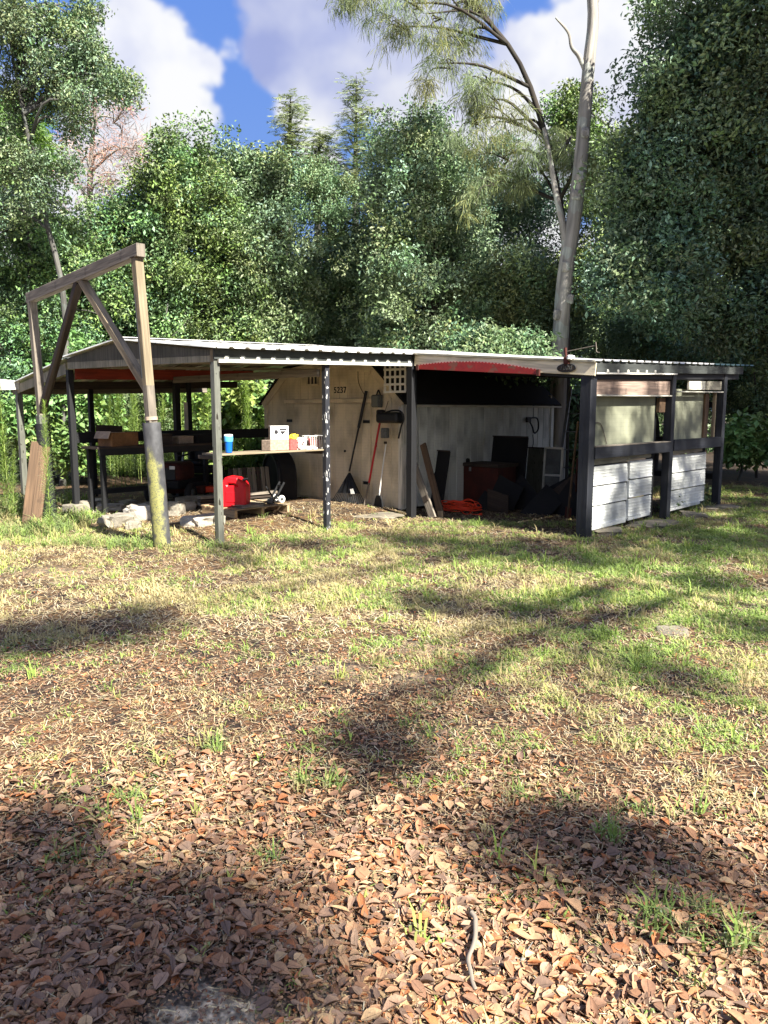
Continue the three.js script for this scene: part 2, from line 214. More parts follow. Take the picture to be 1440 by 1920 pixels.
{
  const xs = [], zs = []; for (let i = -60; i <= 60; i++) { const t = i / 60; xs.push(Math.sign(t) * (Math.abs(t) * 6 + Math.pow(Math.abs(t), 4) * 84)); }
  { let z = -12; while (z < 110) { zs.push(z); z += z < 1 ? 0.6 : z < 6 ? 0.075 : z < 16 ? 0.14 : z < 30 ? 0.6 : 4; } }
  const pos = [], uv = [], col = [], idx = [];
  for (const z of zs) for (const x of xs) {
    pos.push(x, gh(x, z), -z); uv.push(x / 2.3 + 0.13 * Math.sin(z), z / 2.3 + 0.13 * Math.sin(x * 0.9));
    const dx = x - P0[0], dz = z - P0[1], u = CU * dx + SU * dz, v = SU * dx - CU * dz;
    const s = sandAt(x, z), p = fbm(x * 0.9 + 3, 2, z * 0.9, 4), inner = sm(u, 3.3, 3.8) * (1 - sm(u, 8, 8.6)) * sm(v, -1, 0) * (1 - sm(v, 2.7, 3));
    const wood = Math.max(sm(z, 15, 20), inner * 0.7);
    const leafy = 1 - sm(z, 4, 6.6) * (0.6 + 0.4 * sm(p, .4, .6));
    let c = [lerp(1.45, 1.0, p), lerp(1.28, 0.82, p), lerp(0.98, 0.60, p)];
    c = [lerp(c[0], 1.05, leafy * 0.7), lerp(c[1], 0.74, leafy * 0.7), lerp(c[2], 0.62, leafy * 0.7)];
    const sg = 0.85 + 0.4 * fbm(x * 14, 3, z * 14, 3); c = [lerp(c[0], 5.6 * sg, s), lerp(c[1], 6.7 * sg, s), lerp(c[2], 8.6 * sg, s)];
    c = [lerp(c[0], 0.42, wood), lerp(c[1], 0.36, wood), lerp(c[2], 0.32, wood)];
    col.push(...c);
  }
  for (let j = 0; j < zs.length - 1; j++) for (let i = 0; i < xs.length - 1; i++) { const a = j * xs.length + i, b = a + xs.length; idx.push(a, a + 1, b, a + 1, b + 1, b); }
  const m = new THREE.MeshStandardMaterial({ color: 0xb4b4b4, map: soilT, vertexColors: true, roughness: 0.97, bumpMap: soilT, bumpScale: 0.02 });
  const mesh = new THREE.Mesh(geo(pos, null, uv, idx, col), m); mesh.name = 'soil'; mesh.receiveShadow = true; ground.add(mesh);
}

// ---------------------------------------------------------------- trees: leaf sprigs on real limbs
function sprig(kind, seed) {
  const r = rng(seed), pos = [], nor = [], N = new THREE.Vector3();
  const leaf = (b, dir, len, wid, roll, fold = 0.25) => {
    dir = dir.clone().normalize(); let s = new THREE.Vector3().crossVectors(dir, new THREE.Vector3(0.2, 1, 0.1)).normalize(); const up = new THREE.Vector3().crossVectors(s, dir); s.applyAxisAngle(dir, roll); up.applyAxisAngle(dir, roll);
    const tip = b.clone().addScaledVector(dir, len), mid = b.clone().addScaledVector(dir, len * 0.5), l = mid.clone().addScaledVector(s, -wid / 2).addScaledVector(up, fold * wid), q = mid.clone().addScaledVector(s, wid / 2).addScaledVector(up, fold * wid);
    for (const [a, c, e] of [[b, q, tip], [b, tip, l]]) { N.crossVectors(c.clone().sub(a), e.clone().sub(a)).normalize(); for (const p of [a, c, e]) { pos.push(p.x, p.y, p.z); nor.push(N.x, N.y, N.z); } }
  };
  const rd = (k = 1) => new THREE.Vector3(r() - 0.5, (r() - 0.5) * k, r() - 0.5).normalize();
  if (kind === 'oak') for (let i = 0; i < 19; i++) { const b = rd().multiplyScalar(0.22 * Math.cbrt(r())); leaf(b, rd(0.7).addScaledVector(b, 1.5), 0.05 + 0.05 * r(), 0.03 + 0.02 * r(), (r() - 0.5) * 1.8); }
  if (kind === 'broad') for (let i = 0; i < 10; i++) { const b = rd().multiplyScalar(0.24 * Math.cbrt(r())); leaf(b, rd(0.7).add(new THREE.Vector3(0, -0.2, 0)), 0.13 + 0.05 * r(), 0.09 + 0.02 * r(), (r() - 0.5) * 1.6, 0.15); }
  if (kind === 'feather') for (let i = 0; i < 26; i++) { const t = r(), b = new THREE.Vector3((r() - 0.5) * 0.1, -0.05 * t, t * 0.5), s = i % 2 ? 1 : -1; leaf(b, new THREE.Vector3(s, -0.25 + 0.2 * r(), 0.7 + 0.3 * r()), 0.13 + 0.06 * r(), 0.022, (r() - 0.5) * 0.8, 0); }
  if (kind === 'tassel') for (let i = 0; i < 16; i++) { let b = new THREE.Vector3((r() - 0.5) * 0.22, (r() - 0.3) * 0.1, (r() - 0.5) * 0.22), d = new THREE.Vector3((r() - 0.5) * 1.1, -0.25 - 0.3 * r(), (r() - 0.5) * 1.1).normalize(); for (let k = 0; k < 2; k++) { const l = 0.18 + 0.1 * r(); leaf(b, d, l * 1.12, 0.014, r() * 3, 0); b = b.clone().addScaledVector(d, l); d = d.clone().add(new THREE.Vector3(0, -0.9, 0)).normalize(); } }
  if (kind === 'bare') for (let i = 0; i < 9; i++) { const b = rd().multiplyScalar(0.2); leaf(b, rd(0.8).add(new THREE.Vector3(0, 0.2, 0)), 0.22 + 0.16 * r(), 0.012, r() * 3, 0); }
  return geo(pos, nor);
}
const SPRIG = {}; for (const [k, n] of [['oak', 4], ['broad', 3], ['feather', 3], ['tassel', 3], ['bare', 2]]) SPRIG[k] = Array.from({ length: n }, (_, i) => sprig(k, 900 + i * 13 + k.length));
const LM = { oak: new THREE.MeshStandardMaterial({ color: 0xffffff, roughness: 0.56, side: THREE.DoubleSide }), soft: leafMat(0xffffff, 0.4, 0.95), matte: new THREE.MeshStandardMaterial({ color: 0xffffff, roughness: 0.8, side: THREE.DoubleSide }) };
// linear leaf colours
const PAL = { oak: [[0.116, 0.179, 0.064], [0.150, 0.211, 0.090], [0.080, 0.138, 0.048], [0.178, 0.243, 0.117]], dark: [[0.062, 0.116, 0.054], [0.080, 0.138, 0.058], [0.044, 0.090, 0.043]], bright: [[0.169, 0.264, 0.064], [0.213, 0.306, 0.086], [0.124, 0.211, 0.048]], grey: [[0.150, 0.211, 0.117], [0.186, 0.243, 0.149], [0.106, 0.164, 0.086]], lime: [[0.266, 0.402, 0.086], [0.213, 0.349, 0.064]], pine: [[.17, .21, .075], [.14, .18, .065], [.21, .25, .10]], rusty: [[.34, .13, .075], [.34, .18, .12], [.27, .17, .13], [.30, .23, .19]], teal: [[0.085, 0.146, 0.079], [0.110, 0.183, 0.098], [0.067, 0.122, 0.073], [0.171, 0.220, 0.110]] };
const q4 = new THREE.Quaternion(), e4 = new THREE.Euler(), m4 = new THREE.Matrix4(), s4 = new THREE.Vector3(), c4 = new THREE.Color();
function foliage(parent, kind, spots, pal, mat, r, name = 'crown') {    // spots: [Vector3, scale, euler?]
  const vs = SPRIG[kind]; const holder = new THREE.Group(); holder.name = name; holder.userData.kind = 'stuff'; parent.add(holder);
  vs.forEach((g, k) => {
    const own = spots.filter((_, i) => i % vs.length === k); if (!own.length) return;
    const im = new THREE.InstancedMesh(g, mat, own.length); im.name = 'leaf_spray'; im.userData.kind = 'stuff'; im.castShadow = im.receiveShadow = true;
    own.forEach(([p, s, e, k = 1, w = 0], i) => { if (e) e4.set(...e); else e4.set((r() - 0.5) * 1.4, r() * 6.28, (r() - 0.5) * 1.4); m4.compose(p.clone().sub(parent.position), q4.setFromEuler(e4), s4.setScalar(s)); im.setMatrixAt(i, m4); const c = pal[Math.floor(r() * pal.length)], v = (0.8 + 0.4 * r()) * k; im.setColorAt(i, c4.setRGB(c[0] * v * (1 + w), c[1] * v, c[2] * v * (1 - w))); });
    holder.add(im);
  });
}
function puffs(blobs, r, o = {}) {                                      // blobs: [centre, radius, fullness] -> leaf clumps, set back from one another
  const out = [];
  for (const [c, R, full = 1] of blobs) {
    const n = Math.round((o.n ?? 24) * R * R * full + (o.n0 ?? 6));
    for (let i = 0; i < n; i++) {
      const d = new THREE.Vector3(r() - 0.5, (r() - 0.5) * 0.95, r() - 0.5).normalize(), rad = R * (0.3 + 0.75 * Math.sqrt(r())) * (0.5 + 0.95 * vnoise(d.x * 2.3 + c.x, d.y * 2.3 + c.y, d.z * 2.3));
      const far = r() < 0.13 ? 1.25 : 1; out.push([c.clone().addScaledVector(d, rad * far), (o.pr ?? 0.42) * (0.6 + 0.7 * r()) * (far > 1 ? 0.6 : 1), c]);
    }
  }
  return out;
}
function tree(name, label, o) {
  const r = rng(o.seed), g = new THREE.Group(); g.name = numbered(name); g.position.copy(o.base); scene.add(g); g.userData = { label, category: o.category || 'tree' }; if (o.group) g.userData.group = o.group;
  const at0 = (p) => p.clone().sub(g.position);
  const bk = o.bark || (o.seed % 2 ? M.bark : M.barkdark), H = Math.max(...o.blobs.map((b) => b[0].y)) - o.base.y;
  const tr = o.r ?? 0.03 * H * 0.5 + 0.05;
  const trunk = o.trunk || [o.base.clone().add(V(0, -0.15, 0)), o.base.clone().add(V((r() - 0.5) * 0.3, H * 0.3, (r() - 0.5) * 0.3)), o.base.clone().add(V((r() - 0.5) * 0.8, H * 0.6, (r() - 0.5) * 0.6)), o.base.clone().add(V((r() - 0.5), H * 0.9, (r() - 0.5)))];
  const sp = spline(trunk, 14); part(g, 'trunk', tube(sp.map(at0), tr, 8, { end: tr * 0.25, lump: 0.25 }), bk);
  const P = puffs(o.blobs, r, o), spots = [];
  for (const [c, R] of o.blobs) {                                       // a limb to each mass of leaves, branches out into it
    let best = sp[3]; for (const q of sp) if (q.y < c.y - R * 0.2 && q.distanceTo(c) < best.distanceTo(c) + 0.2) best = q;
    const lr = Math.min(tr * 0.5, 0.03 + 0.03 * R); const mid = best.clone().lerp(c, 0.55).add(V((r() - 0.5) * 0.5, 0.2 + r() * 0.2, (r() - 0.5) * 0.5));
    const tubes = tube(spline([best, mid, c.clone().add(V(0, R * 0.3, 0))], 7).map(at0), lr, 6, { end: lr * 0.3 }); const limb = part(g, 'limb', tubes, bk);
    if (o.twigs !== 0) { const mine = P.filter((p) => p[2] === c); for (let k = 0; k < Math.min(mine.length, o.twigs ?? 8); k++) { const e = mine[Math.floor(r() * mine.length)][0]; part(limb, 'branch', tube(spline([c.clone().lerp(mid, 0.3), c.clone().lerp(e, 0.5).add(V(0, 0.15, 0)), e], 5).map(at0), lr * 0.45, 5, { end: 0.006 }), bk); } }
  }
  const warm = o.warm ?? (r() - .55) * .24, big = 0.85 + 0.4 * r(); for (const [p, pr] of P) { const k = 0.68 + 0.64 * r(), w = warm + (r() - .5) * .35; const n = Math.round((o.m ?? 19) * (0.6 + 0.8 * r())); for (let i = 0; i < n; i++) { const d = new THREE.Vector3(r() - 0.5, (r() - 0.5) * 0.8, r() - 0.5).normalize().multiplyScalar(pr * Math.cbrt(r())); spots.push([p.clone().add(d), (o.s ?? big) * (0.7 + 0.6 * r()), null, k, w]); } }
  foliage(g, o.kind || 'oak', spots, o.pal || PAL.oak, o.mat || LM.oak, r);
  return g;
}
const gnd = (p) => V(p.x, gy(p), p.z);
const B = (d, list) => list.map(([x, y, rp, f]) => [at(x, y, d + ((x * 7 + y * 3) % 11 - 5) * 0.12), rp * d / 1440, f]);
const under = (px, d) => { const p = at(px, 800, d); return gnd(p); };
const WG = 'oaks and shrubs of the wood behind the sheds';
tree('oak_tree', 'broad bright oak filling the wood edge at the far left', { seed: 11, base: under(50, 18), blobs: B(18, [[30, 430, 75], [95, 470, 70], [40, 540, 80], [110, 590, 75], [20, 640, 80], [90, 680, 70]]), pal: [...PAL.bright, ...PAL.oak] });
tree('oak_tree', 'leafy oak rising straight behind the timber hoist frame', { seed: 12, base: under(215, 20), blobs: B(20, [[205, 440, 75], [165, 520, 75], [240, 520, 80], [190, 600, 85], [270, 620, 75], [150, 680, 70]]), pal: [...PAL.bright, ...PAL.oak] });
tree('oak_tree', 'round topped green oak between the red dying tree and the cypresses', { seed: 13, base: under(335, 20), blobs: B(20, [[335, 300, 55], [300, 370, 70], [370, 370, 75], [330, 450, 85], [400, 470, 85], [320, 560, 85], [400, 580, 90], [360, 670, 80]]), pal: [...PAL.oak, ...PAL.bright] });
tree('oak_tree', 'olive green oak with a ragged top just left of the two cypresses', { seed: 14, base: under(470, 21), blobs: B(21, [[430, 330, 55], [470, 390, 70], [500, 350, 50], [510, 460, 80], [450, 520, 75], [540, 560, 85], [490, 640, 85], [560, 640, 70]]), pal: [...PAL.oak, ...PAL.grey] });
tree('oak_tree', 'deep green shaded oak below the taller of the two cypresses', { seed: 15, base: under(640, 22), blobs: B(22, [[610, 370, 60], [660, 420, 75], [620, 490, 80], [690, 500, 75], [640, 580, 85], [700, 610, 80], [610, 650, 70]]), pal: PAL.oak });
tree('oak_tree', 'tall silvery green oak in the middle of the wood', { seed: 16, base: under(800, 19), blobs: B(19, [[790, 250, 50], [750, 300, 60], [820, 330, 65], [770, 390, 75], [850, 410, 60], [750, 480, 75], [840, 500, 80], [780, 580, 85], [870, 590, 70], [730, 620, 70]]), pal: [...PAL.grey, ...PAL.oak] });
tree('oak_tree', 'thin airy oak with sky showing through, left of the pale forked trunk', { seed: 17, base: under(930, 25), blobs: B(25, [[900, 300, 55, .6], [950, 380, 60, .45], [900, 430, 55, .5], [1000, 460, 55, .5], [960, 540, 60, .8], [890, 520, 55, .8], [1020, 380, 50, .5]]), pal: PAL.grey });
tree('oak_tree', 'low dark spreading oak under the fork of the pale trunk', { seed: 18, base: under(980, 19), blobs: B(19, [[950, 560, 70], [1010, 540, 65], [900, 610, 60], [970, 630, 70], [1040, 610, 70]]), pal: PAL.oak });
tree('oak_tree', 'mid green oak just right of the pale forked trunk', { seed: 19, base: under(1140, 23), blobs: B(23, [[1060, 200, 32, .7], [1085, 260, 45, .7], [1150, 300, 55], [1130, 380, 65], [1160, 470, 70], [1110, 540, 70], [1170, 590, 75]]), pal: [...PAL.bright, ...PAL.oak] });
// the big oak on the right
tree('live_oak', 'huge dark live oak filling the right edge of the wood', { seed: 21, warm: -.1, base: under(1475, 15.5), r: 0.24, blobs: B(15.5, [[1290, 60, 85], [1390, 20, 100], [1480, 90, 110], [1240, 170, 65], [1330, 180, 90], [1430, 210, 95], [1215, 290, 60], [1290, 310, 85], [1390, 330, 70], [1470, 350, 90], [1200, 400, 60], [1270, 430, 80], [1440, 470, 75], [1190, 510, 60], [1260, 540, 80], [1350, 600, 65], [1450, 590, 80]]), pal: [...PAL.oak, ...PAL.grey], n: 26 });
tree('live_oak', 'shaded oak deep in the shadow behind the lean-to', { seed: 22, base: under(1230, 21), blobs: B(21, [[1200, 600, 85], [1290, 640, 85], [1370, 680, 80], [1150, 660, 70], [1440, 720, 80], [1250, 700, 70]]), pal: PAL.oak });
// tall tree on the left with bare limbs showing
{ const d = 16.5, b = under(110, d); tree('laurel_oak', 'tall loose limbed oak leaning over the top left of the wood', { seed: 31, base: b, bark: M.bark, r: 0.075, trunk: [b.clone().add(V(0, -.2, 0)), at(120, 560, d), at(78, 380, d), at(40, 190, d), at(15, 60, d)], blobs: B(d, [[10, 50, 48], [60, 30, 44], [20, 120, 50, .9], [75, 95, 36, .9], [100, 40, 30, .8], [105, 130, 26, .7], [45, 180, 36, .6], [90, 200, 24, .6], [150, 45, 15, 1], [165, 25, 12, 1], [140, 85, 20, .8], [165, 95, 17, .8], [130, 120, 20, .7], [120, 180, 22, .6], [150, 200, 24, .7], [135, 240, 20, .7], [190, 135, 14, .9], [215, 155, 20, .9], [238, 165, 15, .9], [190, 165, 15, .7], [15, 250, 34, .5], [55, 290, 26, .5], [20, 330, 40, .6], [75, 350, 30, .6], [130, 320, 20, .6], [5, 400, 40, .7]]), pal: [...PAL.oak, ...PAL.grey], n: 30, n0: 6, m: 9, pr: .3, twigs: 3 }); }
{ const d = 24, b = under(20, d); tree('young_pine', 'yellow green tree glowing behind the left oak', { seed: 32, base: b, blobs: B(d, [[10, 230, 45], [30, 280, 40], [5, 310, 45], [50, 300, 25]]), pal: PAL.lime, mat: LM.soft, kind: 'feather', s: 1.3 }); }
// dying rust-red tree
{ const d = 22, b = under(165, d); tree('dying_cypress', 'half dead tree with rust red twigs on the left', { seed: 33, base: b, bark: M.barkpale, r: 0.13, trunk: [b.clone().add(V(0, -.2, 0)), at(172, 470, d), at(168, 380, d), at(172, 280, d), at(180, 190, d)], blobs: B(d, [[190, 200, 34, .7], [225, 235, 34, .7], [165, 250, 34, .6], [240, 290, 30, 1.2], [200, 300, 34, .7], [150, 320, 30, .6], [255, 285, 20, 1.4], [215, 350, 30, .6], [160, 365, 24, 1]]), pal: PAL.rusty, kind: 'bare', mat: LM.matte, n: 14, n0: 4, m: 6, twigs: 9 }); }
// two cypresses with tiered feathery boughs
function conifer(label, px, top, bot, wpx, d, seed) {
  const r = rng(seed), b = under(px, d), g = new THREE.Group(); g.name = numbered('cypress_tree'); g.position.copy(b); scene.add(g); g.userData = { label, category: 'tree', group: 'cypresses over the wood' };
  const T = at(px, top, d), Bt = at(px, bot, d), h = T.y - Bt.y, W = wpx * d / 1440; part(g, 'trunk', tube([V(0, -.2, 0), V(0, Bt.y - b.y, 0), T.clone().sub(b)], [0.2, 0.12, 0.012], 8), M.bark);
  const spots = [];
  for (let i = 0; i < 58; i++) {
    const t = i / 58, y = Bt.y + h * t + (r() - .5) * .15, a = i * 2.4 + r(), len = W * (1 - t * 0.9) * (0.45 + 0.75 * r()), o = V(T.x, y, T.z), dir = V(Math.cos(a), 0.25 + 0.5 * t, Math.sin(a)).normalize(), e = o.clone().addScaledVector(dir, len);
    if (len > 0.25) part(g, 'bough', tube([o.clone().sub(b), o.clone().lerp(e, .6).add(V(0, -.05, 0)).sub(b), e.clone().sub(b)], [0.03, 0.018, 0.005], 5), M.bark);
    const n = Math.max(5, Math.round(len * 17)); for (let k = 0; k < n; k++) { const f = 0.3 + 0.75 * r(); spots.push([o.clone().lerp(e, f).add(V((r() - .5) * .35, (r() - .6) * .2, (r() - .5) * .35)), 0.7 + 0.4 * r(), [(r() - .3) * .8, r() * 6.28, (r() - .5) * .6]]); }
  }
  foliage(g, 'feather', spots, [[.20, .25, .08], [.24, .28, .10], [.16, .22, .07]], LM.soft, r);
}
conifer('shorter cypress with feathery tiers against the blue gap in the clouds', 545, 178, 350, 62, 26, 41);
conifer('taller cypress with open feathery tiers against the grey cloud', 668, 142, 380, 72, 27, 42);
conifer('low cypress spire poking up between the two tall cypresses', 600, 245, 360, 45, 27, 43);
// the drooping needle tree with an arching stem
{ const d = 17, b = under(1062, d); tree('weeping_pine', 'drooping feathery pine whose dark stem arches over the middle of the wood', { seed: 51, warm: .05, base: b, bark: M.barkdark, r: 0.085, trunk: [b.clone().add(V(0, -.2, 0)), at(1060, 460, d), at(1035, 310, d), at(1010, 210, d), at(975, 120, d), at(925, 50, d), at(860, -5, d), at(770, -40, d)], blobs: B(d, [[1010, 270, 42, .9], [960, 240, 45, .7], [930, 200, 42, .6], [900, 160, 38, .7], [1060, 280, 42, 1.1], [1000, 320, 45, 1.1], [940, 310, 45, .8], [880, 240, 38, .6], [860, 90, 45, .7], [800, 40, 40, .6], [760, 20, 40, .7], [740, 60, 26, .6], [700, 5, 34, .7], [650, -10, 30, .7], [850, 20, 42, .6], [1070, 320, 34, 1], [910, 350, 40, .6], [900, 10, 30, .5], [820, 130, 34, .4]]), pal: PAL.pine, kind: 'tassel', mat: LM.soft, n: 16, n0: 4, m: 6, pr: .3, s: 0.8, twigs: 4 }); }
// the pale forked trunk behind the lean-to
{
  const d = 16.2, b = under(1046, d), g = new THREE.Group(); g.name = 'forked_tree'; g.position.copy(b); scene.add(g); g.userData = { label: 'tall pale forked tree trunk standing right behind the lean-to roof', category: 'tree' };
  const c = (a) => spline(a, 26).map((p) => p.clone().sub(b)), k = d / 1440;
  const taper = (n, a, z) => Array.from({ length: n }, (_, i) => lerp(a, z, i / (n - 1)));
  const root = b.clone(); part(g, 'trunk', tube(c([root.clone().add(V(0, -.2, 0)), at(1050, 640, d), at(1062, 500, d), at(1078, 400, d), at(1096, 220, d), at(1105, 110, d), at(1112, 40, d), at(1104, -80, d), at(1090, -260, d)]), taper(27, 16 * k, 7.5 * k), 14, { lump: 0.14 }), M.barkpale);
  part(g, 'side_stem', tube(c([at(1062, 500, d), at(1056, 430, d), at(1042, 360, d), at(1030, 290, d + .1), at(1020, 240, d + .1)]), taper(27, 6.5 * k, 3.5 * k), 10, { lump: 0.12 }), M.barkpale);
  for (const [x, y, i] of [[1044, 590, 1], [1068, 560, 2], [1060, 500, 3], [1088, 330, 4], [1096, 250, 5], [1080, 365, 6]]) part(g, 'knot', rock(.16, .2, .14, 600 + i, 2).translate(...at(x, y + 8, d - .12).sub(b).toArray()), M.barkpale);
  part(g, 'dead_branch', tube(c([at(1098, 134, d), at(1085, 105, d), at(1072, 88, d), at(1066, 62, d), at(1042, 33, d)]), taper(27, 5 * k, 1.6 * k), 7, { lump: 0.5 }), M.barkpale, 'crooked bare dead branch');
  part(g, 'dead_branch', tube(c([at(1108, 20, d), at(1120, -4, d), at(1128, -60, d)]), taper(27, 6 * k, 3 * k), 7), M.barkpale);
}
// understorey behind and between
const bush = (label, px, d, list, pal, seed, o = {}) => tree('shrub', label, { seed, base: under(px, d), blobs: B(d, list), pal, category: 'shrub', r: 0.04, group: 'shrubs at the edge of the wood', twigs: 2, ...o });
bush('sunlit yellow green shrub just above the red saw on the fascia', 930, 15.6, [[875, 655, 24], [925, 658, 26], [965, 662, 22], [995, 668, 16], [900, 690, 36]], PAL.oak, 61);
bush('sunlit green shrub seen under the carport roof at its left post', 110, 17, [[90, 760, 55], [135, 790, 45], [60, 800, 55], [110, 840, 40], [150, 730, 45]], PAL.bright, 62, { kind: 'broad' });
bush('dark shrub at the left edge below the low white roof', 10, 18, [[10, 780, 60], [-30, 840, 60], [30, 850, 40]], PAL.oak, 63);
bush('leafy shrub glimpsed left of the tan shed door', 440, 18, [[380, 770, 50], [440, 780, 55], [490, 790, 50], [420, 860, 50], [480, 870, 45]], PAL.bright, 64, { kind: 'broad' });
bush('green shrub in the gap behind the workbench', 260, 19, [[180, 760, 60], [260, 770, 60], [330, 770, 60], [220, 850, 50], [300, 860, 50]], PAL.oak, 65);
bush('low shrub seen past the ladder behind the shed', 1070, 18, [[1060, 800, 40], [1085, 760, 40], [1070, 850, 40]], PAL.oak, 66, { kind: 'broad' });
bush('small sunlit bush by the far end of the lean-to wall', 1385, 17.5, [[1385, 820, 22], [1410, 828, 18]], PAL.bright, 67, { kind: 'broad' });
bush('tall dark shrub at the right edge beyond the lean-to', 1425, 18.5, [[1420, 690, 50], [1450, 760, 50], [1400, 770, 36], [1440, 620, 50]], PAL.oak, 68);
bush('dim shrub standing behind the middle bay of the lean-to', 1300, 19, [[1200, 640, 50], [1280, 660, 50], [1340, 690, 50]], PAL.oak, 69);
{ // the far wood, one mass behind everything
  const r = rng(71), g = new THREE.Group(); g.name = 'far_woodland'; g.userData = { kind: 'stuff', label: 'dim mass of woodland far behind the sheds' }; scene.add(g); const spots = [];
  for (let i = 0; i < 15000; i++) { const px = -500 + 2440 * r(), d = 27 + 14 * r(), top = 500 + 90 * vnoise(px * 0.012, d * .3, 3) + 40 * vnoise(px * 0.05, 1, d) + (px > 850 && px < 1030 ? 40 : 0) - (px < 700 ? 60 : 0) - (px > 1150 ? 160 : 0); spots.push([at(px, top + (850 - top) * r(), d), 2.0 + 1.2 * r()]); }
  foliage(g, 'oak', spots, PAL.oak, LM.oak, r, 'leaf_mass');
}
// oaks outside the frame, on the sunny side: their crowns break the light over the yard
{
  const shade = (label, seed, base, marks, o = {}) => { // marks: patch of the yard, or [x, zf, y], that the mass of leaves stands sunward of
    const blobs = marks.map(([x, zf, R, h, y0 = 0, f = 1]) => [V(x, y0, -zf).addScaledVector(SUN, (h - y0) / SUN.y), R * (o.wide ?? 1.35), f]);
    return tree('yard_oak', label, { seed, base: gnd(V(base[0], 0, -base[1])), blobs, r: 0.2, n: 46, m: 4, twigs: 0, s: 1.0, pr: .15, n0: 6, pal: PAL.oak, group: 'oaks along the sunny side of the yard', ...o });
  };
  const sw = (u, y, R, h, f = 1) => { const p = L(u, y, 2.9); return [p.x, -p.z, R, h, y, f]; };
  const gp = (px, py, R, h, f = 1) => { const p = hit(px, py, 0); return [p.x, -p.z, R, h, 0, f]; };
  shade('oak beside the yard whose crown dapples the near leaf litter', 81, [8, 0.5], [gp(90, 1760, .14, 7, .6), gp(310, 1730, .13, 7.2, .6), gp(470, 1750, .12, 7.3, .6), gp(180, 1850, .14, 7, .8), gp(20, 1860, .14, 7, .8), gp(400, 1850, .12, 7, .6), gp(1000, 1610, .12, 7.4, .7), gp(1110, 1570, .12, 7.5, .7), gp(1200, 1620, .08, 7.4, .5), gp(660, 1400, .1, 8, .5), gp(60, 1560, .1, 7.8, .6)]);
  shade('oak beside the yard whose crown dapples the middle of the grass', 82, [10, 4], [gp(60, 1190, .28, 8), gp(160, 1180, .24, 8.2), gp(250, 1165, .2, 8.2), gp(-60, 1200, .3, 8), gp(880, 1135, .18, 8.4, .8), gp(790, 1130, .12, 8.4, .7), gp(980, 1145, .1, 8.4, .6), gp(1230, 1260, .12, 8.3, .5), gp(1410, 1180, .14, 8.3, .6), gp(1330, 1090, .2, 8.4, .7)]);
  shade('oak beside the yard whose crown shades the lean-to corner', 83, [14, 7], [[.6, 9.2, .55, 8.5], [1.5, 8.8, .5, 8.5], [2.3, 8.6, .5, 8.5], [3.4, 9.2, .6, 8.2], [4.2, 9.8, .6, 8.4], [4.6, 11, .7, 8], [5.4, 11.6, .7, 8.2], [3.6, 10.2, .5, 7.5, .8], [4.6, 11.6, .5, 7.5, 1], [5.6, 12.6, .6, 7.5, 1], sw(3.7, 1.5, .28, 8), sw(4.0, 1.9, .2, 8), sw(5.3, 1.5, .28, 8), sw(6.2, 1.5, .3, 8), sw(7.2, 1.5, .3, 8), sw(7.6, 2.0, .3, 8), sw(6.0, 2.2, .2, 8), [5.0, 9.0, .6, 8.4], [4.2, 8.0, .5, 8.4, 0, .7], [-1.7, 8.5, .3, 8.5, 0, .6], [-.9, 9.0, .22, 8.5, 0, .6]]);
  shade('oak outside the yard that keeps the right side of the wood in shadow', 84, [22, 9], [[6, 15, 1.5, 9, 2], [8, 15.5, 1.6, 10, 2], [4.5, 19, 1.6, 10, 2], [9, 20, 1.8, 10, 2], [7, 21, 1.8, 10, 1], [11, 17, 1.8, 10, 1.5], [6.8, 17.5, 1.2, 9, .2], [8.4, 14, 1.2, 9, .2], [7, 12.8, .9, 9, .2], [6.4, 15.5, 1.2, 10.5, 4.2, .7], [8.8, 15.5, 1.3, 10.5, 4.6, .7], [5.3, 15.3, 1.0, 10.5, 6.5, .7], [7.4, 15.6, 1.0, 11, 7.6, .6]], { n: 14, m: 14, s: 1.5, pr: .45, twigs: 0, wide: 1 });
  const veil = []; for (let x = 4.6; x < 12; x += 1.15) for (const y of [.6, 1.9, 3.2, 4.5, 5.7]) veil.push([x + (y * 7 % 1) * .4, 15 + (x * 3 % 1), .75, 10 + (x * 5 % 1), y, y > 4 ? .55 : .9]);
  shade('great oak outside the yard whose crown veils the live oak from the sun', 85, [19, 5], veil, { n: 16, m: 14, s: 1.5, pr: .4, wide: 1 });
}

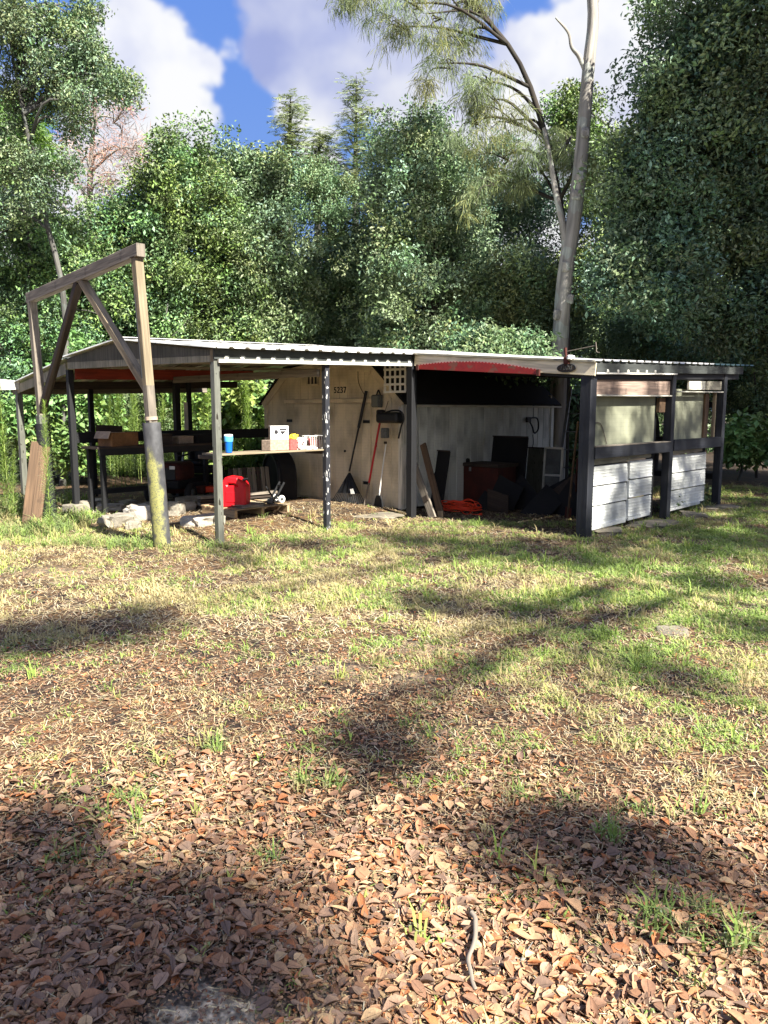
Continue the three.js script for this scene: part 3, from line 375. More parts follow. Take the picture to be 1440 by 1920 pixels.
// ---------------------------------------------------------------- the open carport
const eaveH = (v) => { const k = [[-5.7, 2.06], [-3.68, 2.38], [-2.08, 2.54], [0, 2.32], [3.1, 2.085]]; for (let i = 0; i < 4; i++) if (v <= k[i + 1][0] || i === 3) return lerp(k[i][1], k[i + 1][1], (v - k[i][0]) / (k[i + 1][0] - k[i][0])); };
const RH = (u, v) => eaveH(v) + 0.03 * u;
function tinSheet(u0, u1, vs, lift = 0) {                               // ribbed roofing sheet, ribs running down the slope
  const us = [], pitch = 0.229; for (let c = Math.floor(u0 / pitch) * pitch; c < u1 + pitch; c += pitch) for (const [a, h] of [[0, 0], [0.075, 0], [0.092, 0.02], [0.137, 0.02], [0.154, 0]]) { const x = c + a; if (x > u0 && x < u1) us.push([x, h]); }
  us.unshift([u0, 0]); us.push([u1, 0]);
  const pos = [], uv = [], idx = [], n = us.length;
  for (const lay of [0, 1]) for (const v of vs) for (const [u, h] of us) { pos.push(u, RH(u, v) + h + lift + (lay ? -0.0015 : 0), v); uv.push(u, v); }
  const N = n * vs.length, up = vs[0] > vs[1] ? 1 : 0; for (const lay of [0, 1]) for (let j = 0; j < vs.length - 1; j++) for (let i = 0; i < n - 1; i++) { const a = lay * N + j * n + i, b = a + n; if ((up ^ lay)) idx.push(a, a + 1, b, a + 1, b + 1, b); else idx.push(a, b, a + 1, a + 1, b, b + 1); }
  const g = geo(pos, null, uv, idx).toNonIndexed(); g.computeVertexNormals(); return g;
}
const plate = (outline, u, t, holes) => extr(outline.map(([v, y]) => [-v, y]), t, (holes || []).map((h) => h.map(([v, y]) => [-v, y])), 0.002).rotateY(Math.PI / 2).translate(u, 0, 0);   // stands across u, outline in (v, y)
const vbox = (x0, x1, y0, y1, z0, z1, c) => bar([(x0 + x1) / 2, y0, (z0 + z1) / 2], [(x0 + x1) / 2, y1, (z0 + z1) / 2], x1 - x0, z1 - z0, { c });
const sheetV = (outline, v, t, holes) => extr(outline, t, holes, 0.002).translate(0, 0, v);                                                                                       // stands across v, outline in (u, y)
{
  const c = thing('carport', 'open sided carport with a low white tin gable roof', 'carport', [1.7, 0, -2.4], { grid: true });
  part(c, 'post', bar([0, -.1, 0], [0, 2.2, 0], .08, .08), M.galv, 'grey painted steel corner post');
  part(c, 'post', bar([1.73, -.1, 0], [1.73, 2.24, 0], .075, .075), M.chip, 'black post flecked with chipped white paint');
  part(c, 'post', bar([0, .2, -3.68], [0, 2.2, -3.68], .085, .085), M.char, 'black post on a concrete block');
  part(c, 'post', bar([0, -.1, -5.55], [0, 1.92, -5.55], .09, .09), M.galv, 'grey post at the low far eave');
  part(c, 'post', bar([2.2, 0, -4.35], [2.2, 2.2, -4.35], .1, .1), M.char); part(c, 'post', bar([2.42, 0, -4.3], [2.42, 2.2, -4.3], .07, .07), M.char);
  part(c, 'post', bar([1.2, 0, -5.5], [1.2, 2.0, -5.5], .08, .08), M.char);
  // roof: sheets lapped one over the next
  for (let i = 0; i < 4; i++) { const u0 = -0.1 + i * 0.885, s = i % 2 * 0.004; part(c, 'roof_sheet', tinSheet(u0, u0 + 0.91, [0.17, -2.1], s), M.tin); part(c, 'roof_sheet', tinSheet(u0, u0 + 0.91, [-2.06, -3.72], s + .004), M.tin); part(c, 'roof_sheet', tinSheet(u0, u0 + 0.91, [-3.66, -5.75], s - .03), M.tin); }
  part(c, 'ridge_cap', [bar([-.1, 2.562, -2.0], [3.45, 2.668, -2.0], .2, .004, { side: [0, 1, .1] }), bar([-.1, 2.562, -2.17], [3.45, 2.668, -2.17], .2, .004, { side: [0, 1, -.1] })], M.tin);
  // fascia under the front eave: grey board and white angle with closure lugs
  part(c, 'fascia', bar([-.05, 2.245, .05], [3.4, 2.245 + .103, .05], .025, .12), M.greyboard);
  const ang = part(c, 'eave_angle', [bar([0, 2.168, .075], [3.36, 2.268, .075], .03, .042, { c: .003 })], M.trimwhite, 'white metal angle under the eave');
  for (let i = 0; i < 15; i++) { const u = .1 + i * .229; sub(ang, 'closure_lug', [rock(.05, .03, .03, 40 + i, 1).translate(u, 2.188 + .03 * u, .085)], M.trimwhite, c); }
  // gable end: infill board in two tones, verge trim
  part(c, 'gable_board', plate([[.02, 2.29], [-2.08, 2.515], [-3.66, 2.36], [-3.66, 2.31], [.02, 2.235]], -.03, .02), M.gablegrey); part(c, 'gable_board', plate([[.02, 2.23], [-3.66, 2.305], [-3.66, 2.21], [.02, 2.16]], -.028, .02), M.palesoffit, 'pale lower board of the gable');
  part(c, 'gable_board', plate([[-3.72, 2.3], [-5.7, 1.99], [-5.7, 1.86], [-3.72, 2.14]], -.03, .02), M.palesoffit, 'pale verge board of the low rear slope');
  part(c, 'corner_block', bar([-.02, 2.16, .0], [-.02, 2.3, .0], .05, .06), M.tan);
  // timber under the roof
  for (let i = 0; i < 5; i++) { const u = .5 + i * .7; part(c, 'rafter', bar([u, RH(u, 0) - .07, 0], [u, RH(u, -2.08) - .07, -2.08], .045, .1), i % 2 ? M.palesoffit : M.weathered); part(c, 'rafter', bar([u, RH(u, -2.1) - .07, -2.1], [u, RH(u, -5.6) - .09, -5.6], .045, .1), M.weathered); }
  part(c, 'ceiling_board', bar([.1, 2.21, -.35], [3.4, 2.31, -.35], .5, .012), M.palesoffit); part(c, 'ceiling_board', bar([.1, 2.2, -1.0], [2.2, 2.27, -1.3], .35, .015), M.weathered); part(c, 'ceiling_board', bar([.05, 2.19, -2.4], [3.5, 2.29, -2.4], .6, .012), M.weathered);
  part(c, 'header', bar([.05, 2.14, -3.6], [3.3, 2.22, -3.6], .04, .16), M.redboard, 'faded red header board'); part(c, 'header', bar([0, 1.93, -5.5], [3.6, 2.03, -5.5], .05, .14), M.weathered); part(c, 'header', bar([0, 1.99, -4.5], [3.6, 2.09, -4.5], .05, .12), M.darkwood); part(c, 'header', bar([1.7, 2.1, -.1], [1.7, 2.1, -3.6], .05, .1), M.weathered);
  part(c, 'rail', bar([.04, 1.2, -3.7], [3.72, 1.2, -3.7], .04, .16), M.char, 'black rail across the rear of the carport');
  part(c, 'shelf', bar([.05, 1.085, -.2], [1.72, 1.085, -.2], .38, .022), M.tan, 'tan plank shelf between the two front posts'); part(c, 'shelf_bearer', bar([1.73, 1.05, 0], [1.73, 1.05, -.4], .04, .045), M.darkwood); part(c, 'shelf_bearer', bar([.02, 1.05, -.02], [.02, 1.05, -.4], .04, .045), M.darkwood);
  part(c, 'hanging_board', bar([2.3, 1.25, -4.22], [2.3, 1.75, -4.22], .07, .02), M.whiteboard);
}
{ // low white roof at the far left, beyond the carport
  const c = thing('low_shelter', 'low white tin roofed shelter at the far left edge', 'shelter', [-1.2, 0, -7], { grid: true });
  const p = loc(at(38, 722, 12.7)), q = loc(at(-170, 727, 12.2)), bk = (a, k, y = 0) => [a[0] - k * .6, a[1] + y, a[2] - k * .8];
  part(c, 'fascia', bar(p, q, .03, .15), M.trimwhite); const m = [(p[0] + q[0]) / 2, p[1], (p[2] + q[2]) / 2]; part(c, 'roof_sheet', bar(bk(p, .6, .1), bk(q, .6, .1), 1.2, .02), M.tin); part(c, 'end_board', bar(bk(p, .02), bk(p, 1.2, .12), .03, .13), M.trimwhite);
  for (const e of [bk(p, .9), bk(q, .2), bk(q, 1.0)]) part(c, 'post', bar([e[0], 0, e[2]], [e[0], e[1] + .06, e[2]], .08, .08), M.weathered);
}
// ---------------------------------------------------------------- the lean-to on the right
{
  const c = thing('lean_to', 'black post lean-to with a cream front fascia and boarded right side', 'lean-to', [5.7, 0, 1.2], { grid: true });
  const post = (u, v, s, top, m = M.navy, l) => part(c, 'post', bar([u, -.1, v], [u, top, v], s, s, { c: .008 }), m, l);
  post(3.44, .02, .115, 2.3, M.char); post(3.5, 2.86, .15, 2.1, M.navy, 'heavy black corner post'); post(5.91, 2.88, .12, 2.15); post(7.98, 2.88, .12, 2.2); post(5.72, 2.7, .1, 2.1, M.char); post(7.75, 2.68, .1, 2.2, M.char);
  post(8.05, .6, .1, 2.4, M.char); post(8.05, -2, .1, 2.6, M.char);
  for (let i = 0; i < 6; i++) { const u0 = 3.4 + i * .94, s = i % 2 * .004 + .006; part(c, 'roof_sheet', tinSheet(u0, u0 + .975, [3.02, .35], s), i > 3 ? M.tinteal : M.tin); part(c, 'roof_sheet', tinSheet(u0, u0 + .975, [.42, -2.1], s + .005), M.tin); part(c, 'roof_sheet', tinSheet(u0, u0 + .975, [-2.06, -4.7], s), M.tin); }
  part(c, 'front_fascia', bar([3.42, 2.335, .1], [3.42, 2.105, 2.99], .025, .165), M.creamboard, 'cream painted board across the front');
  part(c, 'verge_trim', bar([3.395, 2.425, .1], [3.395, 2.195, 2.99], .012, .03), M.palesoffit);
  part(c, 'front_header', bar([3.47, 2.27, .1], [3.47, 2.04, 2.95], .05, .1), M.char);
  part(c, 'side_fascia', bar([3.44, 2.125, 2.98], [8.6, 2.279, 2.98], .025, .125), M.greyboard, 'dark grey board under the side eave');
  const ang = part(c, 'eave_angle', bar([3.44, 2.053, 2.985], [5.85, 2.125, 2.985], .03, .022), M.trimwhite); for (const u of [3.72, 4.0, 4.28, 4.56, 4.83, 5.1]) sub(ang, 'closure_lug', [rock(.05, .04, .03, 70 + u * 9 | 0, 1).translate(u, 2.068 + .03 * (u - 3.44), 2.99)], M.trimwhite, c);
  // beams and rafters inside
  part(c, 'beam', bar([3.5, 2.03, 2.88], [8.6, 2.178, 2.88], .09, .1), M.char); part(c, 'beam', bar([5.7, 2.25, -.2], [5.7, 2.1, 2.8], .05, .12), M.char); part(c, 'beam', bar([8.02, 2.35, -.2], [8.02, 2.2, 2.8], .05, .12), M.char);
  for (let i = 0; i < 4; i++) part(c, 'rafter', bar([3.5, RH(3.5, .3 + i * .7) - .07, .3 + i * .7], [8.1, RH(8.1, .3 + i * .7) - .07, .3 + i * .7], .04, .09), M.char);
  // right side: two bays
  part(c, 'rail', bar([3.56, 1.075, 2.93], [5.85, 1.075, 2.93], .045, .145), M.navy); part(c, 'rail', bar([5.97, 1.085, 2.93], [7.93, 1.085, 2.93], .045, .145), M.navy);
  part(c, 'sill', bar([3.56, 1.155, 2.9], [5.85, 1.155, 2.9], .11, .014), M.weathered); part(c, 'sill', bar([5.97, 1.165, 2.9], [7.93, 1.165, 2.9], .11, .014), M.navy);
  part(c, 'head_board', bar([3.58, 1.90, 2.88], [5.85, 1.93, 2.88], .03, .2), M.pinkboard, 'bare pinkish plywood board over the first window'); part(c, 'head_ledge', bar([3.58, 1.79, 2.9], [5.85, 1.815, 2.9], .07, .02), M.whiteboard);
  part(c, 'head_board', bar([6.55, 1.99, 2.88], [7.2, 2.0, 2.88], .03, .14), M.whiteboard, 'white board over the second window'); part(c, 'head_board', bar([7.24, 2.0, 2.88], [7.9, 2.01, 2.88], .03, .14), M.palesoffit); part(c, 'head_ledge', bar([6.05, 1.88, 2.9], [7.9, 1.905, 2.9], .07, .02), M.whiteboard);
  part(c, 'wood_block', bar([5.74, 1.58, 2.82], [5.74, 1.79, 2.82], .2, .05), M.brown); part(c, 'stud', bar([7.52, 1.16, 2.8], [7.52, 1.87, 2.8], .16, .04), M.brown, 'bare brown stud beside the second window'); part(c, 'stud', bar([7.72, 1.16, 2.86], [7.72, 1.9, 2.86], .04, .05), M.tan);
  const pane = new THREE.MeshPhysicalMaterial({ color: 0xa3a78c, roughness: 0.9, transmission: 0.35, thickness: 0, side: THREE.DoubleSide, map: rep(smudgeT, .7, .7) });
  part(c, 'window_pane', vbox(3.55, 5.62, 1.13, 1.87, 2.775, 2.785, .002), pane, 'cloudy greenish plastic window sheet'); part(c, 'window_pane', vbox(6.0, 7.5, 1.13, 1.93, 2.775, 2.785, .002), pane);
  part(c, 'window_bead', tube(spline([[3.62, 1.2, 2.8], [3.75, 1.42, 2.8], [3.95, 1.44, 2.8], [4.15, 1.17, 2.8]], 14), .006, 6), M.weathered);
  // stacked white sheet panels below the rails: each with its lip and folded end
  const panel = (u0, u1, y0, y1, tip, m) => { let n = extr([[0, 0], [.022, .002], [.022, .012], [.012, .02], ...[1, 2, 3, 4].flatMap((q) => { const y = .02 + (y1 - y0 - .03) * q / 5; return [[.012, y - .006], [.017, y - .003], [.017, y + .003], [.012, y + .006]]; }), [.012, y1 - y0 - .008], [.004, y1 - y0 - .002], [-.02, y1 - y0 - .002], [-.02, 0]], u1 - u0, [], .002); n.rotateY(-Math.PI / 2).rotateY(0); n.translate((u0 + u1) / 2, y0, 2.80); n.rotateZ(0); const p = n.attributes.position; for (let i = 0; i < p.count; i++) { const z = p.getZ(i) - 2.80; p.setZ(i, 2.80 + z); p.setX(i, p.getX(i) + (p.getX(i) > (u0 + u1) / 2 ? tip * (p.getY(i) - y0) : 0)); } n = n.index ? n.toNonIndexed() : n; n.computeVertexNormals(); { const P = n.attributes.position, q = []; for (let i = 0; i < P.count; i++) q.push(P.getX(i) * .8 + u0 * 3 + y0 * 7, P.getY(i) * .9 + P.getZ(i)); n.setAttribute('uv', new THREE.Float32BufferAttribute(q, 2)); } return part(c, 'wall_panel', n, m); };
  const wp = M.whitepanel = new THREE.MeshStandardMaterial({ color: 0xe4e8e8, map: rep(smudgeT, .9, 1), roughness: .55, side: THREE.DoubleSide });
  [[.115, .362], [.382, .622], [.642, .892]].forEach(([a, b]) => { panel(3.58, 4.78, a, b, -.16, wp); panel(4.83, 5.55, a + .02, b + .02, .03, wp); });
  part(c, 'cap_strip', bar([3.58, .945, 2.78], [4.75, .955, 2.78], .04, .085), M.palesoffit); part(c, 'cap_strip', bar([4.83, .965, 2.77], [5.55, .975, 2.77], .04, .085), M.palesoffit);
  part(c, 'base_strip', bar([3.56, .085, 2.81], [4.72, .095, 2.81], .05, .045), wp); part(c, 'base_strip', bar([4.8, .105, 2.81], [5.5, .115, 2.81], .05, .04), wp);
  [[.13, .38], [.40, .645], [.665, .93]].forEach(([a, b]) => panel(6.0, 7.62, a, b, -.04, wp)); part(c, 'cap_strip', bar([6.0, .975, 2.77], [7.5, .985, 2.77], .04, .08), M.palesoffit); part(c, 'base_strip', bar([6.0, .10, 2.81], [7.4, .11, 2.81], .05, .04), wp);
  // what closes the rear of the lean-to
  for (let i = 0; i < 3; i++) part(c, 'rear_rail', bar([8.08, .5 + i * .6, 1.6], [8.08, .5 + i * .6, 2.85], .04, .1), M.char);
}
// ---------------------------------------------------------------- the gambrel shed
const FU = 3.8, FV0 = -.5, FV1 = -3.86, FM0 = (FV0 + FV1) / 2;
const gam = (v) => { const t = (FV0 - v) / (FV0 - FV1), w = FV0 - FV1, d = Math.min(t, 1 - t) * w; return d < .6 ? 1.76 + d / .6 * .54 : 2.3 + (d - .6) / 1.08 * .17; };
{
  const c = thing('gambrel_shed', 'tan and white gambrel garden shed numbered 5237 under the roofs', 'shed', [6, 0, -2.3], { grid: true });
  part(c, 'core', [plate([[FV0 - .02, .04], [FV1 + .02, .04], [FV1 + .02, 1.74], [FV1 + .62, 2.27], [FM0, 2.44], [FV0 - .62, 2.27], [FV0 - .02, 1.74]], 6.06, 4.4)], M.greyboard);
  for (let i = 0; i < 17; i++) { const a = FV0 - i * .1976 - .003, b = a - .192, k = (i * 37 % 5) * .0015; const o = [[a, .06], [b, .06], [b, gam(b)], [a, gam(a)]]; for (const br of [FV0 - .6, FV1 + .6, FM0]) if (br < a - .01 && br > b + .01) o.splice(3, 0, [br, gam(br)]); part(c, 'plank', plate(o, FU - k, .03), M.shedtan); }
  const sideM = M.shedwhite; for (let i = 0; i < 23; i++) { const a = FU + .02 + i * .197, k = (i * 53 % 7) * .001; part(c, 'plank', box(a, a + .19, .06, 1.72, FV0 - .005 - k, FV0 + .02 - k, .004), sideM); }
  for (let i = 0; i < 8; i++) { const v = FV0 - .22 - i * .42; part(c, 'rear_plank', box(8.25, 8.28, .06, Math.max(1.7, gam(v) - .05), v - .22, v + .22, .004), M.shedtan); }
  // doors: two leaves of planks, header, hardware
  for (const [d0, d1] of [[-1.14, -2.19], [-2.21, -3.24]]) { const dr = part(c, 'door', plate([[d0, .1], [d1, .1], [d1, 1.72], [d0, 1.72]], FU - .024, .012), M.shedtan); const n = 5, w = (d0 - d1) / n; for (let i = 0; i < n; i++) sub(dr, 'door_plank', plate([[d0 - i * w - .004, .105], [d0 - (i + 1) * w + .004, .105], [d0 - (i + 1) * w + .004, 1.715], [d0 - i * w - .004, 1.715]], FU - .036 - (i % 3) * .002, .014), M.shedtan, c); for (const y of [.4, 1.4]) sub(dr, 'hinge', box(FU - .052, FU - .044, y, y + .05, (d0 > -2 ? d0 - .16 : d1 + .01), (d0 > -2 ? d0 - .01 : d1 + .16), .002), M.black, c); }
  part(c, 'door_header', box(FU - .05, FU - .012, 1.735, 1.80, -3.3, -1.08, .004), M.shedtan); part(c, 'door_knob', [new THREE.SphereGeometry(.035, 12, 8).translate(FU - .075, 1.14, -2.3)], M.rust);
  part(c, 'door_latch', [new THREE.SphereGeometry(.02, 10, 8).translate(FU - .06, .93, -1.72)], M.black);
  part(c, 'corner_trim', box(FU - .045, FU + .05, .05, 1.74, FV0 - .03, FV0 + .05, .004), M.whiteboard); part(c, 'corner_trim', box(8.2, 8.3, .05, 1.72, FV0 - .02, FV0 + .045, .004), M.shedwhite); part(c, 'corner_trim', box(FU - .04, FU - .016, .05, 1.74, FV1 - .03, FV1 + .06, .004), M.shedtan);
  part(c, 'eave_trim', box(FU + .06, 8.2, 1.66, 1.75, FV0 + .022, FV0 + .045, .003), M.shedwhite);
  // raking trim boards
  for (const [a, b] of [[[FV0 + .06, 1.70], [FV0 - .62, 2.25]], [[FV1 - .06, 1.70], [FV1 + .62, 2.25]], [[FV0 - .6, 2.26], [FM0, 2.42]], [[FV1 + .6, 2.26], [FM0, 2.42]]]) part(c, 'rake_board', bar([FU - .04, a[1], a[0]], [FU - .04, b[1], b[0]], .022, .13), M.shedtan);
  const lp = onU(597, 748, FU - .04);
  // roof planes
  const roofM = M.soot; const plane = (v0, y0, v1, y1) => part(c, 'roof_panel', bar([FU - .08, (y0 + y1) / 2 + .05, (v0 + v1) / 2], [8.4, (y0 + y1) / 2 + .05, (v0 + v1) / 2], Math.hypot(v1 - v0, y1 - y0), .03, { side: [0, Math.abs(v1 - v0), (y1 - y0) * Math.sign(v0 - v1)] }), roofM);
  plane(FV0 + .14, 1.66, FV0 - .62, 2.32); plane(FV0 - .58, 2.31, FM0, 2.47); plane(FV1 - .14, 1.66, FV1 + .62, 2.32); plane(FV1 + .58, 2.31, FM0, 2.47);
  part(c, 'drip_edge', box(FU - .06, 8.4, 1.665, 1.69, FV0 + .14, FV0 + .155, .002), M.whiteboard);
  // vent with louvres
  { const a = onU(577, 722, FU - .03), b = onU(596, 700, FU - .03); const fr = part(c, 'vent', box(FU - .035, FU - .017, a[1], b[1], a[2], b[2], .003), M.black); const w = (b[2] - a[2]); for (let i = 0; i < 4; i++) sub(fr, 'louvre', box(FU - .05, FU - .034, a[1] - .01, b[1] + .01, a[2] + w * i / 3 - .014, a[2] + w * i / 3 + .014, .002), M.shedtan, c); for (const y of [a[1], b[1]]) sub(fr, 'louvre', box(FU - .052, FU - .034, y - .014, y + .014, a[2] - .014, b[2] + .014, .002), M.shedtan, c); }
  // house number
  const font = await new FontLoader().loadAsync('fonts/droid/droid_sans_bold.typeface.json');
  { const p = onU(626, 737, FU - .02), q = onU(650, 737, FU - .02), tot = q[2] - p[2]; '5237'.split('').forEach((ch, i) => { const t = new TextGeometry(ch, { font, size: .1, depth: .008, curveSegments: 5 }); t.scale(.9, 1, 1); t.rotateY(-Math.PI / 2).translate(FU - .016, p[1], p[2] + tot * i / 4); part(c, 'number', t, M.black); }); }
  // thin wires stapled across the front
  const w = (pts) => part(c, 'wire', tube(spline(pts.map(([x, y]) => onU(x, y, FU - .03)), 16), .004, 5), M.darkwood); w([[671, 693], [672, 715], [680, 735], [686, 742]]); w([[756, 748], [752, 765], [748, 780]]); w([[728, 752], [722, 772], [720, 790]]);
  M.font = font;
}
// white plastic lattice under the eave
{ const a = onU(722, 735, 3.56), b = onU(760, 686, 3.56), c = thing('lattice_panel', 'white square lattice panel hung between shed gable and black post', 'lattice', [3.56, 1.9, (a[2] + b[2]) / 2], { grid: true }); const w = b[2] - a[2], h = b[1] - a[1];
  for (let i = 0; i <= 4; i++) part(c, 'slat', bar([3.56, a[1], a[2] + w * i / 4], [3.56, b[1] + .08, a[2] + w * i / 4], .008, .04), M.whiteplastic); for (let i = 0; i <= 4; i++) part(c, 'slat', bar([3.552, a[1] + h * i / 3.4, a[2] - .02], [3.552, a[1] + h * i / 3.4, b[2] + .02], .008, .035), M.whiteplastic); }
// ---------------------------------------------------------------- the timber hoist frame
{
  const f0 = hit(305, 1030, 0), t0 = at(257, 484, -f0.z - .02), f1 = at(95, 968, 11.2), t1 = at(60, 566, 11.25); f1.y = 0;
  const n0 = loc(f0), n1 = loc(t0), m0 = loc(f1), m1 = loc(t1);
  const c = thing('hoist_frame', 'weathered timber hoist frame with a V brace, near leg in a mossy pipe', 'frame', [n0[0], 0, n0[2]], { grid: true });
  const pt = (a, b, t) => [lerp(a[0], b[0], t), lerp(a[1], b[1], t), lerp(a[2], b[2], t)];
  const k = 1.47 / n1[1]; const mid = pt(n1, m1, .47);
  part(c, 'post', bar(pt(n0, n1, .575), n1, .1, .1, { c: .006 }), M.tan, 'bare tan upper part of the near post'); part(c, 'post', bar(pt(n0, n1, k - .04), pt(n0, n1, .575), .1, .1, { c: .006 }), M.weathered, 'greyed lower part of the near post'); part(c, 'post', bar(m0, m1, .1, .1), M.weathered);
  const j = pt(n0, n1, k), dv = V(j).sub(V(n0)).normalize();
  { const L0 = V(n0).addScaledVector(dv, -.15), len = 1.62, g = new THREE.CylinderGeometry(.1, .1, len, 28, 1, true, Math.PI * .75); g.translate(0, len / 2, 0); const ring = new THREE.RingGeometry(.088, .1, 28).rotateX(-Math.PI / 2).translate(0, len, 0), inn = new THREE.CylinderGeometry(.088, .088, .3, 20, 1, true).translate(0, len - .15, 0); const all = [g, ring, inn].map((q) => q.applyMatrix4(new THREE.Matrix4().makeRotationFromQuaternion(new THREE.Quaternion().setFromUnitVectors(V(0, 1, 0), dv))).translate(L0.x, L0.y, L0.z)); part(c, 'pipe_sleeve', all, M.moss, 'grey plastic pipe sleeve streaked with yellow green moss'); }
  part(c, 'pipe_band', tube([pt(n0, n1, k + .008), pt(n0, n1, k + .02)], .075, 8), M.palebox); part(c, 'pipe_sleeve', tube([m0, pt(m0, m1, .45)], .1, 18), M.char, 'dark pipe sleeve of the far leg');
  const e0 = pt(n1, m1, -.03), e1 = pt(n1, m1, 1.03), up = (p, d) => [p[0], p[1] + d, p[2]];
  part(c, 'beam', bar(up(e0, .07), up(e1, .06), .1, .14, { c: .006 }), M.weathered, 'top beam'); part(c, 'shim', bar(up(n1, .0), up(n1, .012), .12, .12), M.darkwood);
  const br0 = pt(n0, n1, .56), br1 = pt(m0, m1, .50); part(c, 'brace', bar(br0, up(pt(mid, n1, .03), -.0), .09, .09), M.tan); part(c, 'brace', bar(br1, up(pt(mid, m1, .04), 0), .09, .09), M.darkwood, 'dark brace to the far post');
  part(c, 'tin_patch', bar(up(pt(m0, m1, .43), 0), up(pt(m0, m1, .49), 0), .13, .13), M.galv); part(c, 'hoist_chain', tube(spline([up(pt(n1, n0, .12), 0), pt(n1, n0, .3), pt(n1, n0, .4)].map((p) => [p[0] - .07, p[1], p[2]]), 10), .008, 6), M.black);
}

// ---------------------------------------------------------------- tools against the shed front
{
  const top = onU(687, 733, 3.72), neck = onU(655, 884, 3.62), bl = onU(618, 948, 3.50), br = onU(688, 952, 3.50), c = thing('leaf_rake', 'black plastic leaf rake leaning against the tan shed door', 'rake', [3.5, .06, (bl[2] + br[2]) / 2], { grid: true });
  part(c, 'handle', tube([neck, pt3(neck, top, .5), top], .016, 8), M.black); part(c, 'grip', tube([pt3(neck, top, .55), top], .026, 8), M.black);
  const e = (t, k) => pt3(neck, pt3(bl, br, t), k); const A = e(0, .62), Bq = e(1, .62); part(c, 'head', fan(neck, A, Bq), M.black);
  part(c, 'price_tag', quad(e(.62, .5), e(.78, .48), e(.8, .62), e(.64, .64), -.02), M.whiteplastic, 'small white label');
  for (let i = 0; i < 17; i++) { const t = i / 16, p = e(t, .6), q = e(t, 1.0); part(c, 'tine', tube([p, pt3(p, q, .85), [q[0] - .03, Math.max(.07, q[1] - .02), q[2]]], .006, 5), M.black); }
}
function pt3(a, b, t) { return [lerp(a[0], b[0], t), lerp(a[1], b[1], t), lerp(a[2], b[2], t)]; }
function quad(a, b, c, d, du) { const s = (p) => [p[0] + du, p[1], p[2]]; const P = [a, b, c, d].map(s), Q = P.map((p) => [p[0] + .004, p[1], p[2]]), pos = []; const t = (x, y, z) => pos.push(...x, ...y, ...z); t(P[0], P[1], P[2]); t(P[0], P[2], P[3]); t(Q[0], Q[2], Q[1]); t(Q[0], Q[3], Q[2]); for (let i = 0; i < 4; i++) { const j = (i + 1) % 4; t(P[i], Q[i], P[j]); t(P[j], Q[i], Q[j]); } return geo(pos, null, pos.filter((_, i) => i % 3).slice(0, pos.length / 3 * 2)); }
function fan(n, a, b) { const pos = []; const s = (p, d) => [p[0] + d, p[1], p[2]]; const n1 = pt3(n, a, .05), n2 = pt3(n, b, .05); const N = 8; for (const d of [-.006, .006]) for (let i = 0; i < N; i++) { const p = pt3(n1, n2, i / N), q = pt3(n1, n2, (i + 1) / N), r = pt3(a, b, i / N), t = pt3(a, b, (i + 1) / N); const k = (i % 2 ? .012 : 0), l = ((i + 1) % 2 ? .012 : 0); pos.push(...s(p, d + k), ...s(r, d + k), ...s(t, d + l), ...s(p, d + k), ...s(t, d + l), ...s(q, d + l)); } return geo(pos, null, pos.filter((_, i) => i % 3).slice(0, pos.length / 3 * 2)); }
{
  const a = onU(714, 782, 3.66), b = onU(692, 905, 3.56), e = onU(682, 950, 3.50), c = thing('string_trimmer', 'red shafted string trimmer standing against the shed front', 'trimmer', [3.55, .05, b[2]], { grid: true });
  part(c, 'shaft', tube([a, b], .017, 10), M.red); part(c, 'lower_shaft', tube([b, e], .014, 10), M.weathered); part(c, 'grip', tube([pt3(a, b, .4), [pt3(a, b, .4)[0] - .06, pt3(a, b, .4)[1] - .04, pt3(a, b, .4)[2] + .06]], .014, 8), M.red);
  const h0 = onU(714, 786, 3.64), h1 = onU(752, 780, 3.60); part(c, 'engine_housing', [new RoundedBoxGeometry(.2, .17, Math.abs(h1[2] - h0[2]), 3, .05).translate(3.6, (h0[1] + h1[1]) / 2, (h0[2] + h1[2]) / 2), new RoundedBoxGeometry(.12, .1, .12, 2, .03).translate(3.62, h0[1] + .1, h0[2] + .02)], M.black);
  part(c, 'handle_loop', tube(spline([onU(718, 776, 3.58), onU(735, 770, 3.56), onU(752, 772, 3.55), onU(757, 785, 3.56), onU(752, 800, 3.57), onU(747, 822, 3.58)], 18), .014, 7), M.black); part(c, 'battery', new RoundedBoxGeometry(.09, .16, .12, 2, .02).translate(3.62, onU(722, 812, 3.62)[1], onU(722, 812, 3.62)[2]), M.grey);
}
{
  const a = onU(724, 830, 3.7), b = onU(710, 935, 3.6), c = thing('push_broom', 'white handled black brush standing against the shed corner', 'broom', [3.6, .05, b[2]], { grid: true });
  part(c, 'handle', tube([a, b], .012, 8), M.whiteplastic); part(c, 'brush', extr([[-.08, 0], [.08, 0], [.055, .14], [.02, .2], [-.02, .2], [-.05, .14]], .07).rotateY(-Math.PI / 2).translate(3.6, .06, b[2]), M.black); part(c, 'clip', new RoundedBoxGeometry(.03, .04, .05, 1, .008).translate(a[0] - .02, a[1], a[2]), M.darkwood);
}
